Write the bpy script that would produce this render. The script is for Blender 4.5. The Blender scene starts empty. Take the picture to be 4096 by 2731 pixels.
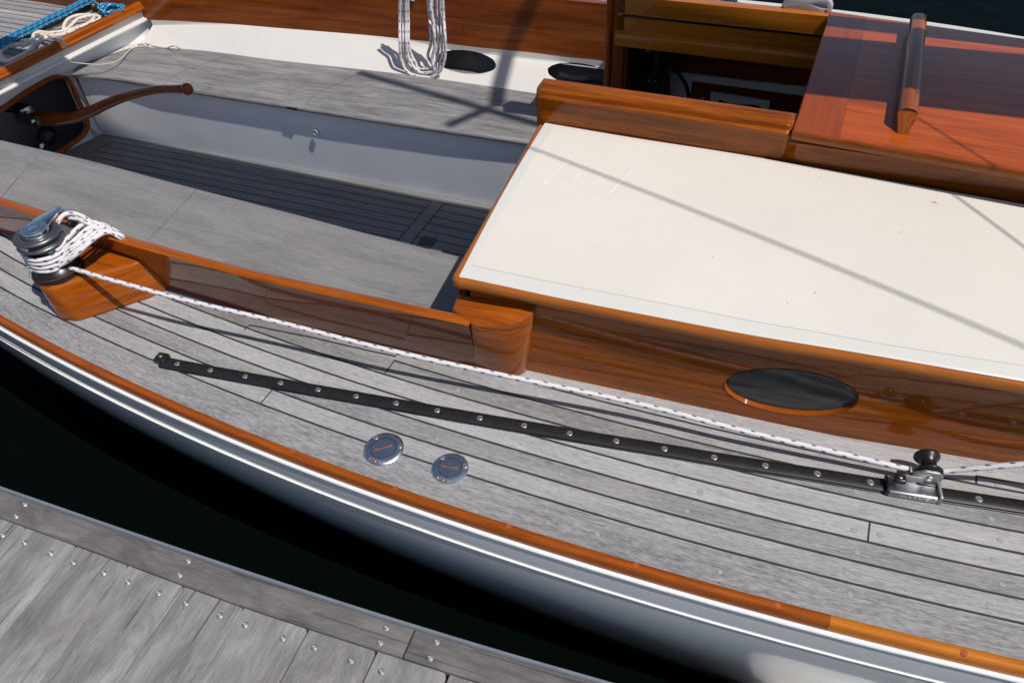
import bpy, bmesh, math, random
import numpy as np
from mathutils import Vector, Matrix, geometry
random.seed(7)
sc = bpy.context.scene
COL = sc.collection
D = bpy.data
# ---------------------------------------------------------------- camera
# world: z = 0 is the side deck, camera 1.35 m above it; boat frame (s forward, t to port) is turned -26 deg
FPX, PIT, ROL, CH = 3000.0, math.radians(44.4), math.radians(-4.2), 1.35
cp, sp, cr, sr = math.cos(PIT), math.sin(PIT), math.cos(ROL), math.sin(ROL)
FW = Vector((0, cp, -sp)); RT0 = Vector((1, 0, 0)); UP0 = Vector((0, sp, cp))
RT = RT0*cr + UP0*sr; UP = -RT0*sr + UP0*cr
CAM = Vector((0, 0, CH))
cd = D.cameras.new('camera'); co = D.objects.new('camera', cd); COL.objects.link(co)
cd.sensor_width = 36; cd.lens = FPX/4096*36; cd.clip_end = 500; cd.clip_start = 0.02
co.matrix_world = Matrix(((RT.x, UP.x, -FW.x, 0), (RT.y, UP.y, -FW.y, 0), (RT.z, UP.z, -FW.z, CH), (0, 0, 0, 1)))
sc.camera = co
CA, SA = math.cos(math.radians(-26)), math.sin(math.radians(-26))
def W(s, t, z=0.0): return Vector((s*CA - t*SA, s*SA + t*CA, z))
def ST(v): return (v.x*CA + v.y*SA, -v.x*SA + v.y*CA)
# ---------------------------------------------------------------- light
SUNV = W(0.60, -0.18, 1.0).normalized()
el = math.asin(SUNV.z); az = math.atan2(SUNV.x, SUNV.y)
w = D.worlds.new('World'); sc.world = w; w.use_nodes = True
nt = w.node_tree; nt.nodes.clear()
sky = nt.nodes.new('ShaderNodeTexSky'); sky.sky_type = 'NISHITA'; sky.sun_disc = False
sky.sun_elevation = el; sky.sun_rotation = az; sky.air_density = 1.0; sky.dust_density = 0.6
bg = nt.nodes.new('ShaderNodeBackground'); bg.inputs[1].default_value = 0.085
wo = nt.nodes.new('ShaderNodeOutputWorld')
nt.links.new(sky.outputs[0], bg.inputs[0]); nt.links.new(bg.outputs[0], wo.inputs[0])
sl = D.lights.new('sun', 'SUN'); sl.energy = 4.1; sl.angle = math.radians(0.53); sl.color = (1.0, 0.955, 0.895)
so = D.objects.new('sun', sl); COL.objects.link(so); so.location = (0, 0, 8)
so.rotation_euler = (-SUNV).to_track_quat('-Z', 'Y').to_euler()
sc.view_settings.view_transform = 'Standard'; sc.view_settings.look = 'None'
sc.view_settings.exposure = 0.0; sc.view_settings.gamma = 1.0
sc.render.resolution_x = 1024; sc.render.resolution_y = 682
# ---------------------------------------------------------------- pixel -> world helpers (photo is 4096 wide)
def ray(x, y): return FW + RT*((x-2048)/FPX) - UP*((y-1365.5)/FPX)
def P(x, y, z=0.0):
    d = ray(x, y); return CAM + d*((z-CH)/d.z)
def PP(x, y, o, n):                      # on a plane through o with normal n
    d = ray(x, y); return CAM + d*(((o-CAM).dot(n))/d.dot(n))
TN = W(0, 1, 0)
def PT(x, y, t): return PP(x, y, W(0, t, 0), TN)
def smooth(pts, n, closed=False):
    pts = [Vector(p) for p in pts]
    if len(pts) == 2: dense = [pts[0].lerp(pts[1], i/20) for i in range(21)]
    else:
        dense = []; m = len(pts)
        rng = range(m if closed else m-1)
        for i in rng:
            if closed: a, b, c, d = pts[i-1], pts[i], pts[(i+1) % m], pts[(i+2) % m]
            else: a, b, c, d = pts[max(i-1, 0)], pts[i], pts[i+1], pts[min(i+2, m-1)]
            if not closed and i == 0: a = b*2-c
            if not closed and i == m-2: d = c*2-b
            # centripetal-ish: chord scaled tangents
            lb = (c-b).length or 1e-9; la = (b-a).length or 1e-9; lc = (d-c).length or 1e-9
            m1 = ((c-b)/lb*la + (b-a)/la*lb)/(la+lb)*lb; m2 = ((d-c)/lc*lb + (c-b)/lb*lc)/(lb+lc)*lb
            for k in range(24):
                u = k/24; u2 = u*u; u3 = u2*u
                dense.append(b*(2*u3-3*u2+1) + m1*(u3-2*u2+u) + c*(-2*u3+3*u2) + m2*(u3-u2))
        dense.append(pts[0] if closed else pts[-1])
    L = [0.0]
    for a, b in zip(dense, dense[1:]): L.append(L[-1] + (b-a).length)
    out = []; j = 0
    for i in range(n):
        g = L[-1]*i/((n) if closed else (n-1))
        while j < len(L)-2 and L[j+1] < g: j += 1
        f = (g-L[j])/max(L[j+1]-L[j], 1e-9); out.append(dense[j].lerp(dense[j+1], min(max(f, 0), 1)))
    return out
def C(pts, z, n): return smooth([P(x, y, z) for x, y in pts], n)
def interp(xs, ys, x):
    if x <= xs[0]: return ys[0] + (x-xs[0])*(ys[1]-ys[0])/(xs[1]-xs[0])
    for i in range(len(xs)-1):
        if x <= xs[i+1] or i == len(xs)-2: return ys[i] + (x-xs[i])*(ys[i+1]-ys[i])/(xs[i+1]-xs[i])
# ---------------------------------------------------------------- object helpers
def tag(o, label=None, cat=None, group=None, kind=None):
    if label: o['label'] = label
    if cat: o['category'] = cat
    if group: o['group'] = group
    if kind: o['kind'] = kind
    return o
def empty(name, loc):
    o = D.objects.new(name, None); o.empty_display_size = 0.1; o.location = loc; COL.objects.link(o); return o
WP = {}
def place(o, parent):
    COL.objects.link(o)
    if parent is not None:
        o.parent = parent
        pw = WP.get(parent.name, parent.location.copy() if parent.parent is None else Vector((0, 0, 0)))
    return o
def mk(name, verts, faces, mat, parent=None, uvs=None, sm=False, auto=None):
    """verts in world coordinates; uvs per loop list or None"""
    verts = [Vector(v) for v in verts]
    if parent is None:
        mn = Vector((sum(v.x for v in verts)/len(verts), sum(v.y for v in verts)/len(verts), min(v.z for v in verts)))
        org = mn
    else: org = WP[parent.name]
    me = D.meshes.new(name); me.from_pydata([tuple(v-org) for v in verts], [], faces); me.update()
    if uvs is not None:
        ul = me.uv_layers.new(name='UVMap')
        for i, l in enumerate(me.loops): ul.data[i].uv = uvs[i] if len(uvs) == len(me.loops) else uvs[l.vertex_index]
    for p in me.polygons: p.use_smooth = sm
    if auto is not None:
        me.polygons.foreach_set('use_smooth', [True]*len(me.polygons))
        bm = bmesh.new(); bm.from_mesh(me)
        for e in bm.edges:
            if len(e.link_faces) == 2 and e.calc_face_angle(0) > math.radians(auto): e.smooth = False
        bm.to_mesh(me); bm.free()
    for m in (mat if isinstance(mat, (list, tuple)) else [mat]): me.materials.append(m)
    o = D.objects.new(name, me); COL.objects.link(o)
    if parent is None: o.location = org; WP[o.name] = org.copy()
    else: o.parent = parent; WP[o.name] = org.copy()
    return o
def root(name, loc, *a, **k):
    o = empty(name, loc); WP[o.name] = Vector(loc); tag(o, *a, **k); return o
def pivot(name, loc, parent):           # an Empty part that carries sub-parts
    o = empty(name, Vector(loc)-WP[parent.name]); o.parent = parent; WP[o.name] = Vector(loc); return o
class MB:
    def __init__(s): s.v = []; s.f = []; s.uv = []
    def add(s, vs, fs, uv=None):
        b = len(s.v); s.v += [Vector(x) for x in vs]; s.f += [tuple(i+b for i in f) for f in fs]
        s.uv += list(uv) if uv is not None else [(0, 0)]*len(vs)
    def build(s, name, mat, parent=None, sm=False, auto=None): return mk(name, s.v, s.f, mat, parent, s.uv, sm, auto)
def grid(rows, u0=0.0, v0=0.0, flip=False, m=None):
    m = m or MB(); n = len(rows[0]); vs = []; uv = []
    vv = v0
    for r, row in enumerate(rows):
        if r: vv += (row[n//2]-rows[r-1][n//2]).length
        uu = u0
        for i, p in enumerate(row):
            if i: uu += (row[i]-row[i-1]).length
            vs.append(p); uv.append((uu, vv))
    fs = []
    for r in range(len(rows)-1):
        for i in range(n-1):
            a, b, c, d = r*n+i, r*n+i+1, (r+1)*n+i+1, (r+1)*n+i
            fs.append((a, d, c, b) if flip else (a, b, c, d))
    m.add(vs, fs, uv); return m
def frames(path, closed=False):
    n = len(path); out = []
    for i in range(n):
        a = path[i-1] if (i or closed) else path[0]; b = path[(i+1) % n] if (i < n-1 or closed) else path[-1]
        out.append((b-a).normalized())
    return out
def sweep(path, prof, up=Vector((0, 0, 1)), closed=False, capped=True, m=None, u0=0.0, scale=None):
    """prof: closed list of (side, up); side = tangent x up"""
    m = m or MB(); T = frames(path, closed); n = len(path); k = len(prof); vs = []; uv = []; uu = u0
    pl = [0]
    for j in range(k): pl.append(pl[-1] + math.dist(prof[j], prof[(j+1) % k]))
    for i, p in enumerate(path):
        if i: uu += (p-path[i-1]).length
        t = T[i]; s_ = t.cross(up).normalized(); u_ = s_.cross(t).normalized()
        f = scale[i] if scale else 1
        for j in range(k+1):
            a, b = prof[j % k]; vs.append(p + s_*a*f + u_*b*f); uv.append((uu, pl[j]))
    K = k+1; fs = []
    for i in range(n if closed else n-1):
        for j in range(k):
            i2 = (i+1) % n; fs.append((i*K+j, i2*K+j, i2*K+j+1, i*K+j+1))
    if capped and not closed:
        fs.append(tuple(range(k))); fs.append(tuple((n-1)*K+j for j in reversed(range(k))))
    m.add(vs, fs, uv); return m
def tube(path, r, seg=8, closed=False, m=None, rs=None, u0=0.0):
    m = m or MB(); n = len(path); T = frames(path, closed)
    nrm = T[0].orthogonal().normalized(); vs = []; uv = []; uu = u0
    for i, p in enumerate(path):
        if i: uu += (p-path[i-1]).length
        nrm = (nrm - T[i]*nrm.dot(T[i])).normalized(); b = T[i].cross(nrm); rr = rs[i] if rs else r
        for j in range(seg+1):
            a = 2*math.pi*j/seg; vs.append(p + (nrm*math.cos(a) + b*math.sin(a))*rr); uv.append((uu, j/seg))
    K = seg+1; fs = []
    for i in range(n-1):
        for j in range(seg): fs.append((i*K+j, i*K+j+1, (i+1)*K+j+1, (i+1)*K+j))
    if closed:
        pass
    fs.append(tuple(reversed(range(seg)))); fs.append(tuple((n-1)*K+j for j in range(seg)))
    m.add(vs, fs, uv); return m
def lathe(o, axis, prof, seg=32, m=None, ell=None):
    """prof list of (r, h) along axis"""
    m = m or MB(); ax = axis.normalized(); a = ax.orthogonal().normalized(); b = ax.cross(a); vs = []; uv = []
    for r, h in prof:
        for j in range(seg+1):
            an = 2*math.pi*j/seg; vs.append(o + ax*h + (a*math.cos(an) + b*math.sin(an))*r); uv.append((an*r, h))
    K = seg+1; fs = []
    for i in range(len(prof)-1):
        for j in range(seg): fs.append((i*K+j, i*K+j+1, (i+1)*K+j+1, (i+1)*K+j))
    m.add(vs, fs, uv); return m
def box(o, X, Y, Z, dx, dy, dz, m=None):
    """centred on o in x,y; from 0 to dz in z"""
    m = m or MB(); vs = [o + X*(a*dx/2) + Y*(b*dy/2) + Z*(c*dz) for c in (0, 1) for b in (-1, 1) for a in (-1, 1)]
    uv = [(a*dx/2, b*dy/2+c*dz) for c in (0, 1) for b in (-1, 1) for a in (-1, 1)]
    m.add(vs, [(0, 2, 3, 1), (4, 5, 7, 6), (0, 1, 5, 4), (2, 6, 7, 3), (0, 4, 6, 2), (1, 3, 7, 5)], uv); return m
def bevel(o, wd, seg=2, ang=30):
    b = o.modifiers.new('bevel', 'BEVEL'); b.width = wd; b.segments = seg; b.limit_method = 'ANGLE'; b.angle_limit = math.radians(ang)
    for p in o.data.polygons: p.use_smooth = True
    b.harden_normals = False
    bm = bmesh.new(); bm.from_mesh(o.data)
    bm.to_mesh(o.data); bm.free()
    return o
def plate(out, holes, f, th, m=None):
    """out, holes: 2-D loops; f(u, v, w) -> world, w from 0 (front) to th (back)"""
    m = m or MB(); pts = []; edges = []; loops = [out]+holes
    idx = []
    for lp in loops:
        b = len(pts); pts += [Vector(p) for p in lp]; k = len(lp)
        idx.append(range(b, b+k)); edges += [(b+i, b+(i+1) % k) for i in range(k)]
    v, e, fc, ov, oe, of = geometry.delaunay_2d_cdt([Vector(p) for p in pts], edges, [], 0, 1e-7)
    def inside(p, lp):
        c = False; n = len(lp)
        for i in range(n):
            x1, y1 = lp[i]; x2, y2 = lp[(i+1) % n]
            if (y1 > p[1]) != (y2 > p[1]) and p[0] < (x2-x1)*(p[1]-y1)/(y2-y1)+x1: c = not c
        return c
    keep = []
    for t in fc:
        c = sum((v[i] for i in t), Vector((0, 0)))/len(t)
        if inside(c, out) and not any(inside(c, h) for h in holes): keep.append(t)
    m.add([f(p[0], p[1], 0) for p in v], keep, [(p[0], p[1]) for p in v])
    if th:
        m.add([f(p[0], p[1], th) for p in v], [tuple(reversed(t)) for t in keep], [(p[0], p[1]) for p in v])
        for lp in loops:
            k = len(lp); vs = []; uv = []; L = 0
            for i in range(k+1):
                p = lp[i % k]
                if i: L += math.dist(lp[i-1], p)
                vs += [f(p[0], p[1], 0), f(p[0], p[1], th)]; uv += [(L, 0), (L, th)]
            m.add(vs, [(2*i, 2*i+1, 2*i+3, 2*i+2) for i in range(k)], uv)
    return m
def fixn(o):
    bm = bmesh.new(); bm.from_mesh(o.data); bmesh.ops.remove_doubles(bm, verts=bm.verts, dist=1e-6)
    bmesh.ops.recalc_face_normals(bm, faces=bm.faces); bm.to_mesh(o.data); bm.free(); return o
def prism(bot, top, m=None):
    """closed loops of equal length"""
    m = m or MB(); n = len(bot); vs = []; uv = []; L = 0
    for i in range(n+1):
        if i: L += (bot[i % n]-bot[i-1]).length
        vs += [bot[i % n], top[i % n]]; uv += [(L, 0), (L, (top[i % n]-bot[i % n]).length)]
    m.add(vs, [(2*i, 2*i+2, 2*i+3, 2*i+1) for i in range(n)], uv)
    m.add(top, [tuple(range(n))], [(ST(p)) for p in top]); m.add(bot, [tuple(reversed(range(n)))], [ST(p) for p in bot]); return m
# ---------------------------------------------------------------- materials
def mat(name):
    m = D.materials.new(name); m.use_nodes = True; n = m.node_tree.nodes; b = n['Principled BSDF']; return m, n, m.node_tree.links, b
def N(n, t, **k):
    x = n.new(t)
    for a, v in k.items():
        if a in x.inputs: x.inputs[a].default_value = v
        else: setattr(x, a, v)
    return x
def ramp(n, stops):
    r = n.new('ShaderNodeValToRGB'); e = r.color_ramp.elements
    while len(e) < len(stops): e.new(0.5)
    for q, (p, c) in zip(e, stops): q.position = p; q.color = (*c, 1) if len(c) == 3 else c
    return r
def uvscaled(n, l, su, sv, ou=0):
    tc = n.new('ShaderNodeTexCoord'); mp = n.new('ShaderNodeMapping'); mp.inputs['Scale'].default_value = (su, sv, 1)
    mp.inputs['Location'].default_value = (ou, 0, 0)
    l.new(tc.outputs['UV'], mp.inputs[0]); return mp
def math_(n, l, op, a, b=None):
    x = n.new('ShaderNodeMath'); x.operation = op
    for i, q in enumerate((a, b)):
        if q is None: continue
        if isinstance(q, (int, float)): x.inputs[i].default_value = q
        else: l.new(q, x.inputs[i])
    return x.outputs[0]
def mixc(n, l, f, a, b, mode='MIX'):
    x = n.new('ShaderNodeMix'); x.data_type = 'RGBA'; x.blend_type = mode
    for i, q in ((0, f), (6, a), (7, b)):
        if isinstance(q, (int, float)): x.inputs[i].default_value = q
        elif isinstance(q, tuple): x.inputs[i].default_value = (*q, 1)
        else: l.new(q, x.inputs[i])
    return x.outputs[2]
def weathered(name, dark, light, pitch=None, grain=260, amp=0.5, tint=0.0, rough=0.75, blot=6, lines=0.0, cracks=0.0, vo=0.0, seedoff=0.0, blotamp=0.35, bump=0.25, pv=0.28):
    m, n, l, b = mat(name)
    tc = n.new('ShaderNodeTexCoord'); sep = n.new('ShaderNodeSeparateXYZ'); l.new(tc.outputs['UV'], sep.inputs[0])
    cmb = n.new('ShaderNodeCombineXYZ'); 
    if pitch:
        idx = math_(n, l, 'FLOOR', math_(n, l, 'DIVIDE', math_(n, l, 'ADD', sep.outputs[1], vo), pitch))
        wn = n.new('ShaderNodeTexWhiteNoise'); wn.noise_dimensions = '1D'; l.new(idx, wn.inputs['W'])
        shift = math_(n, l, 'MULTIPLY', wn.outputs['Value'], 40.0)
        l.new(math_(n, l, 'ADD', sep.outputs[0], shift), cmb.inputs[0])
    else: l.new(sep.outputs[0], cmb.inputs[0])
    l.new(sep.outputs[1], cmb.inputs[1]); cmb.inputs[2].default_value = seedoff
    g = N(n, 'ShaderNodeMapping'); g.inputs['Scale'].default_value = (grain/9, grain, 1); l.new(cmb.outputs[0], g.inputs[0])
    n1 = N(n, 'ShaderNodeTexNoise', Scale=1.0, Detail=4.0, Roughness=0.65); l.new(g.outputs[0], n1.inputs[0])
    g2 = N(n, 'ShaderNodeMapping'); g2.inputs['Scale'].default_value = (blot*0.45, blot*2.6, 1); l.new(cmb.outputs[0], g2.inputs[0])
    n2 = N(n, 'ShaderNodeTexNoise', Scale=1.0, Detail=5.0, Roughness=0.6, Distortion=0.6); l.new(g2.outputs[0], n2.inputs[0])
    g3 = N(n, 'ShaderNodeMapping'); g3.inputs['Scale'].default_value = (grain/40, grain*0.40, 1); l.new(cmb.outputs[0], g3.inputs[0])
    n3 = N(n, 'ShaderNodeTexNoise', Scale=1.0, Detail=3.0, Roughness=0.6); l.new(g3.outputs[0], n3.inputs[0])
    s = math_(n, l, 'ADD', math_(n, l, 'MULTIPLY', math_(n, l, 'SUBTRACT', n1.outputs['Fac'], 0.5), amp*1.6),
              math_(n, l, 'MULTIPLY', math_(n, l, 'SUBTRACT', n2.outputs['Fac'], 0.5), blotamp*2.4))
    s = math_(n, l, 'ADD', s, math_(n, l, 'MULTIPLY', math_(n, l, 'SUBTRACT', n3.outputs['Fac'], 0.5), amp*0.9))
    s = math_(n, l, 'ADD', s, 0.5)
    if pitch: s = math_(n, l, 'ADD', s, math_(n, l, 'MULTIPLY', math_(n, l, 'SUBTRACT', wn.outputs['Value'], 0.5), pv))
    if lines:
        g4 = N(n, 'ShaderNodeMapping'); g4.inputs['Scale'].default_value = (0.9, 3.5, 1); l.new(cmb.outputs[0], g4.inputs[0])
        n4 = N(n, 'ShaderNodeTexNoise', Scale=1.0, Detail=3.0, Roughness=0.5); l.new(g4.outputs[0], n4.inputs[0])
        ph = math_(n, l, 'ADD', math_(n, l, 'MULTIPLY', sep.outputs[1], 6.2832/0.0075), math_(n, l, 'MULTIPLY', n4.outputs['Fac'], 38.0))
        s = math_(n, l, 'ADD', s, math_(n, l, 'MULTIPLY', math_(n, l, 'POWER', math_(n, l, 'ADD', math_(n, l, 'MULTIPLY', math_(n, l, 'SINE', ph), 0.5), 0.5), 3.0), math_(n, l, 'MULTIPLY', n2.outputs['Fac'], lines)))
    r = ramp(n, [(0.1, dark), (0.9, light)]); l.new(s, r.inputs[0]); col = r.outputs[0]
    # a few dark fibres and warm patches
    r2 = ramp(n, [(0.27, (1, 1, 1)), (0.35, (0, 0, 0))]); l.new(n1.outputs['Fac'], r2.inputs[0])
    col = mixc(n, l, math_(n, l, 'MULTIPLY', r2.outputs[0], 0.6), col, tuple(c*0.45 for c in dark))
    wp = N(n, 'ShaderNodeTexNoise', Scale=0.8, Detail=3.0); l.new(g2.outputs[0], wp.inputs[0])
    r3 = ramp(n, [(0.52, (0, 0, 0)), (0.72, (1, 1, 1))]); l.new(wp.outputs['Fac'], r3.inputs[0])
    col = mixc(n, l, math_(n, l, 'MULTIPLY', r3.outputs[0], 0.35+tint), col, (light[0]*0.95, light[1]*0.90, light[2]*0.86))
    if cracks:
        g5 = N(n, 'ShaderNodeMapping'); g5.inputs['Scale'].default_value = (2.6, 75, 1); l.new(cmb.outputs[0], g5.inputs[0])
        n5 = N(n, 'ShaderNodeTexNoise', Scale=1.0, Detail=2.0, Roughness=0.4, Distortion=0.3); l.new(g5.outputs[0], n5.inputs[0])
        r5 = ramp(n, [(0.655, (0, 0, 0)), (0.69, (1, 1, 1))]); l.new(n5.outputs['Fac'], r5.inputs[0])
        col = mixc(n, l, math_(n, l, 'MULTIPLY', r5.outputs[0], cracks), col, tuple(c*0.3 for c in dark))
        g6 = N(n, 'ShaderNodeMapping'); g6.inputs['Scale'].default_value = (5, 9, 1); l.new(cmb.outputs[0], g6.inputs[0])
        n6 = N(n, 'ShaderNodeTexNoise', Scale=1.0, Detail=6.0, Roughness=0.65, Distortion=1.2); l.new(g6.outputs[0], n6.inputs[0])
        r6 = ramp(n, [(0.35, (0.72, 0.70, 0.68)), (0.62, (1.12, 1.12, 1.12))]); l.new(n6.outputs['Fac'], r6.inputs[0])
        col = mixc(n, l, 1.0, col, r6.outputs[0], 'MULTIPLY')
    l.new(col, b.inputs['Base Color']); b.inputs['Roughness'].default_value = rough; b.inputs['Specular IOR Level'].default_value = 0.5
    bp = N(n, 'ShaderNodeBump', Strength=bump, Distance=0.0015)
    l.new(math_(n, l, 'ADD', n1.outputs['Fac'], n3.outputs['Fac']), bp.inputs['Height']); l.new(bp.outputs[0], b.inputs['Normal'])
    return m
def varnish(name, dark, mid, light, grain=42, rough=0.32, coat=1.0, amp=0.9, wav=0.02, su=0.06, haze=0.0):
    m, n, l, b = mat(name)
    mp = uvscaled(n, l, grain*su, grain)
    n1 = N(n, 'ShaderNodeTexNoise', Scale=1.0, Detail=6.0, Roughness=0.62, Distortion=0.35); l.new(mp.outputs[0], n1.inputs[0])
    mp2 = uvscaled(n, l, grain*su*7, grain*7)
    n2 = N(n, 'ShaderNodeTexNoise', Scale=1.0, Detail=4.0, Roughness=0.7); l.new(mp2.outputs[0], n2.inputs[0])
    s = math_(n, l, 'ADD', math_(n, l, 'MULTIPLY', math_(n, l, 'SUBTRACT', n1.outputs['Fac'], 0.5), amp*1.8), math_(n, l, 'MULTIPLY', math_(n, l, 'SUBTRACT', n2.outputs['Fac'], 0.5), amp*0.8))
    s = math_(n, l, 'ADD', s, 0.5)
    r = ramp(n, [(0.08, dark), (0.5, mid), (0.95, light)]); l.new(s, r.inputs[0])
    l.new(r.outputs[0], b.inputs['Base Color'])
    b.inputs['Roughness'].default_value = rough; b.inputs['Specular IOR Level'].default_value = 0.08
    b.inputs['Coat Weight'].default_value = coat; b.inputs['Coat Roughness'].default_value = 0.02; b.inputs['Coat IOR'].default_value = 1.38
    tc = n.new('ShaderNodeTexCoord')
    n3 = N(n, 'ShaderNodeTexNoise', Scale=9.0, Detail=2.0); l.new(tc.outputs['Object'], n3.inputs[0])
    n4 = N(n, 'ShaderNodeTexNoise', Scale=220.0, Detail=1.0); l.new(tc.outputs['Object'], n4.inputs[0])
    hh = math_(n, l, 'ADD', n3.outputs['Fac'], math_(n, l, 'MULTIPLY', n4.outputs['Fac'], 0.02))
    bp = N(n, 'ShaderNodeBump', Strength=wav*5, Distance=0.004); l.new(hh, bp.inputs['Height'])
    l.new(bp.outputs[0], b.inputs['Coat Normal'])
    return m
def plain(name, col, rough=0.5, metal=0.0, coat=0.0, noise=0.0, nscale=20.0, bump=0.0, bscale=200.0, spec=0.5):
    m, n, l, b = mat(name)
    tc = n.new('ShaderNodeTexCoord')
    n1 = N(n, 'ShaderNodeTexNoise', Scale=nscale, Detail=5.0, Roughness=0.6); l.new(tc.outputs['Object'], n1.inputs[0])
    r = ramp(n, [(0.25, tuple(c*(1-noise) for c in col)), (0.75, tuple(min(1, c*(1+noise*0.5)) for c in col))]); l.new(n1.outputs['Fac'], r.inputs[0])
    l.new(r.outputs[0], b.inputs['Base Color']); b.inputs['Metallic'].default_value = metal; b.inputs['Coat Weight'].default_value = coat
    b.inputs['Coat Roughness'].default_value = 0.03; b.inputs['Specular IOR Level'].default_value = spec
    rr = N(n, 'ShaderNodeMapRange'); rr.inputs['To Min'].default_value = max(rough*0.8, 0.02); rr.inputs['To Max'].default_value = min(1, rough*1.25)
    l.new(n1.outputs['Fac'], rr.inputs['Value']); l.new(rr.outputs[0], b.inputs['Roughness'])
    if bump:
        n2 = N(n, 'ShaderNodeTexNoise', Scale=bscale, Detail=3.0); l.new(tc.outputs['Object'], n2.inputs[0])
        bp = N(n, 'ShaderNodeBump', Strength=bump, Distance=0.001); l.new(n2.outputs['Fac'], bp.inputs['Height']); l.new(bp.outputs[0], b.inputs['Normal'])
    return m
def ropemat(name, base, fleck, pitch=0.042, nf=4.0, fw=0.10, fh=0.22, red=True, braid=1.0):
    m, n, l, b = mat(name)
    tc = n.new('ShaderNodeTexCoord'); sep = n.new('ShaderNodeSeparateXYZ'); l.new(tc.outputs['UV'], sep.inputs[0])
    U, V = sep.outputs[0], sep.outputs[1]
    v4 = math_(n, l, 'MULTIPLY', V, nf); cell = math_(n, l, 'FLOOR', v4); fv = math_(n, l, 'SUBTRACT', math_(n, l, 'FRACT', v4), 0.5)
    up = math_(n, l, 'DIVIDE', U, pitch)
    us = math_(n, l, 'ADD', up, math_(n, l, 'MULTIPLY', cell, 0.5))
    us = math_(n, l, 'SUBTRACT', us, math_(n, l, 'MULTIPLY', fv, 0.12))
    fu = math_(n, l, 'SUBTRACT', math_(n, l, 'FRACT', us), 0.5)
    mk1 = math_(n, l, 'MULTIPLY', math_(n, l, 'LESS_THAN', math_(n, l, 'ABSOLUTE', fu), fw), math_(n, l, 'LESS_THAN', math_(n, l, 'ABSOLUTE', fv), fh))
    # braid: crossed diagonal yarns
    a = math_(n, l, 'SINE', math_(n, l, 'ADD', math_(n, l, 'MULTIPLY', U, 1500.0), math_(n, l, 'MULTIPLY', V, 6.2832*8)))
    c = math_(n, l, 'SINE', math_(n, l, 'SUBTRACT', math_(n, l, 'MULTIPLY', U, 1500.0), math_(n, l, 'MULTIPLY', V, 6.2832*8)))
    h = math_(n, l, 'MULTIPLY', math_(n, l, 'MAXIMUM', a, c), 0.5)
    nz = N(n, 'ShaderNodeTexNoise', Scale=25.0, Detail=3.0); l.new(tc.outputs['Object'], nz.inputs[0])
    base2 = mixc(n, l, nz.outputs['Fac'], tuple(x*0.86 for x in base), base)
    base2 = mixc(n, l, math_(n, l, 'MULTIPLY', math_(n, l, 'SUBTRACT', 0.5, h), 0.35), base2, tuple(x*0.5 for x in base))
    col = mixc(n, l, mk1, base2, fleck)
    if red:
        fu2 = math_(n, l, 'ADD', fu, fw*1.35)
        mk2 = math_(n, l, 'MULTIPLY', math_(n, l, 'LESS_THAN', math_(n, l, 'ABSOLUTE', fu2), fw*0.28), math_(n, l, 'LESS_THAN', math_(n, l, 'ABSOLUTE', fv), fh))
        col = mixc(n, l, math_(n, l, 'MULTIPLY', mk2, 0.6), col, (0.55, 0.16, 0.12))
    l.new(col, b.inputs['Base Color']); b.inputs['Roughness'].default_value = 0.85; b.inputs['Specular IOR Level'].default_value = 0.2
    bp = N(n, 'ShaderNodeBump', Strength=0.6*braid, Distance=0.0006); l.new(h, bp.inputs['Height']); l.new(bp.outputs[0], b.inputs['Normal'])
    return m
M = {}
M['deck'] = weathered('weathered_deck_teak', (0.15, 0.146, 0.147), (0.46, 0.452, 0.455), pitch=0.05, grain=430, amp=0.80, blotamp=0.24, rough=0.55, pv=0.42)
M['seat'] = weathered('weathered_seat_teak', (0.10, 0.096, 0.096), (0.265, 0.256, 0.254), grain=260, rough=0.6, lines=0.75, amp=0.6, blotamp=0.30, blot=5, bump=0.4)
M['seat2'] = weathered('weathered_far_seat_teak', (0.10, 0.097, 0.098), (0.31, 0.30, 0.298), grain=190, rough=0.6, amp=0.7, blotamp=0.55, blot=8, seedoff=3.3)
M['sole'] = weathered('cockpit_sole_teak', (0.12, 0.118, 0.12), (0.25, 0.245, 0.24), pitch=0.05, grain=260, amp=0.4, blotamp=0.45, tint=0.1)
M['pier'] = weathered('pier_board_wood', (0.13, 0.127, 0.127), (0.37, 0.362, 0.358), cracks=0.6, grain=260, amp=0.42, blotamp=0.45, blot=7, bump=0.5)
M['pier2'] = weathered('pier_edge_wood', (0.070, 0.066, 0.066), (0.20, 0.187, 0.184), cracks=0.5, grain=240, amp=0.42, blotamp=0.50, blot=9, seedoff=5.1, bump=0.5)
M['caulk'] = plain('black_caulking', (0.028, 0.030, 0.032), 0.75, noise=0.3)
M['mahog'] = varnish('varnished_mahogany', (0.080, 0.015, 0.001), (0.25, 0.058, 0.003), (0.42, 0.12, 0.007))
M['slide'] = varnish('lit_slide_varnish', (0.22, 0.055, 0.004), (0.46, 0.14, 0.010), (0.60, 0.20, 0.02), grain=50, amp=0.7)  # brighter varnish copy: light on the slide is put into the colour
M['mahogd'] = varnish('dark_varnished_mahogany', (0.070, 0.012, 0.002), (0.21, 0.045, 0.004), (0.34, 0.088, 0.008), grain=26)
M['cabside'] = varnish('cabin_side_varnish', (0.085, 0.016, 0.001), (0.27, 0.063, 0.002), (0.42, 0.115, 0.005), grain=30)
M['rail'] = varnish('varnished_teak_rail', (0.11, 0.022, 0.003), (0.28, 0.062, 0.005), (0.42, 0.11, 0.010), grain=120, amp=0.7, rough=0.45, coat=0.7)
M['raill'] = varnish('light_varnished_rail', (0.32, 0.090, 0.008), (0.48, 0.150, 0.014), (0.58, 0.20, 0.025), grain=110, amp=0.6, rough=0.45, coat=0.7)
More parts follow.
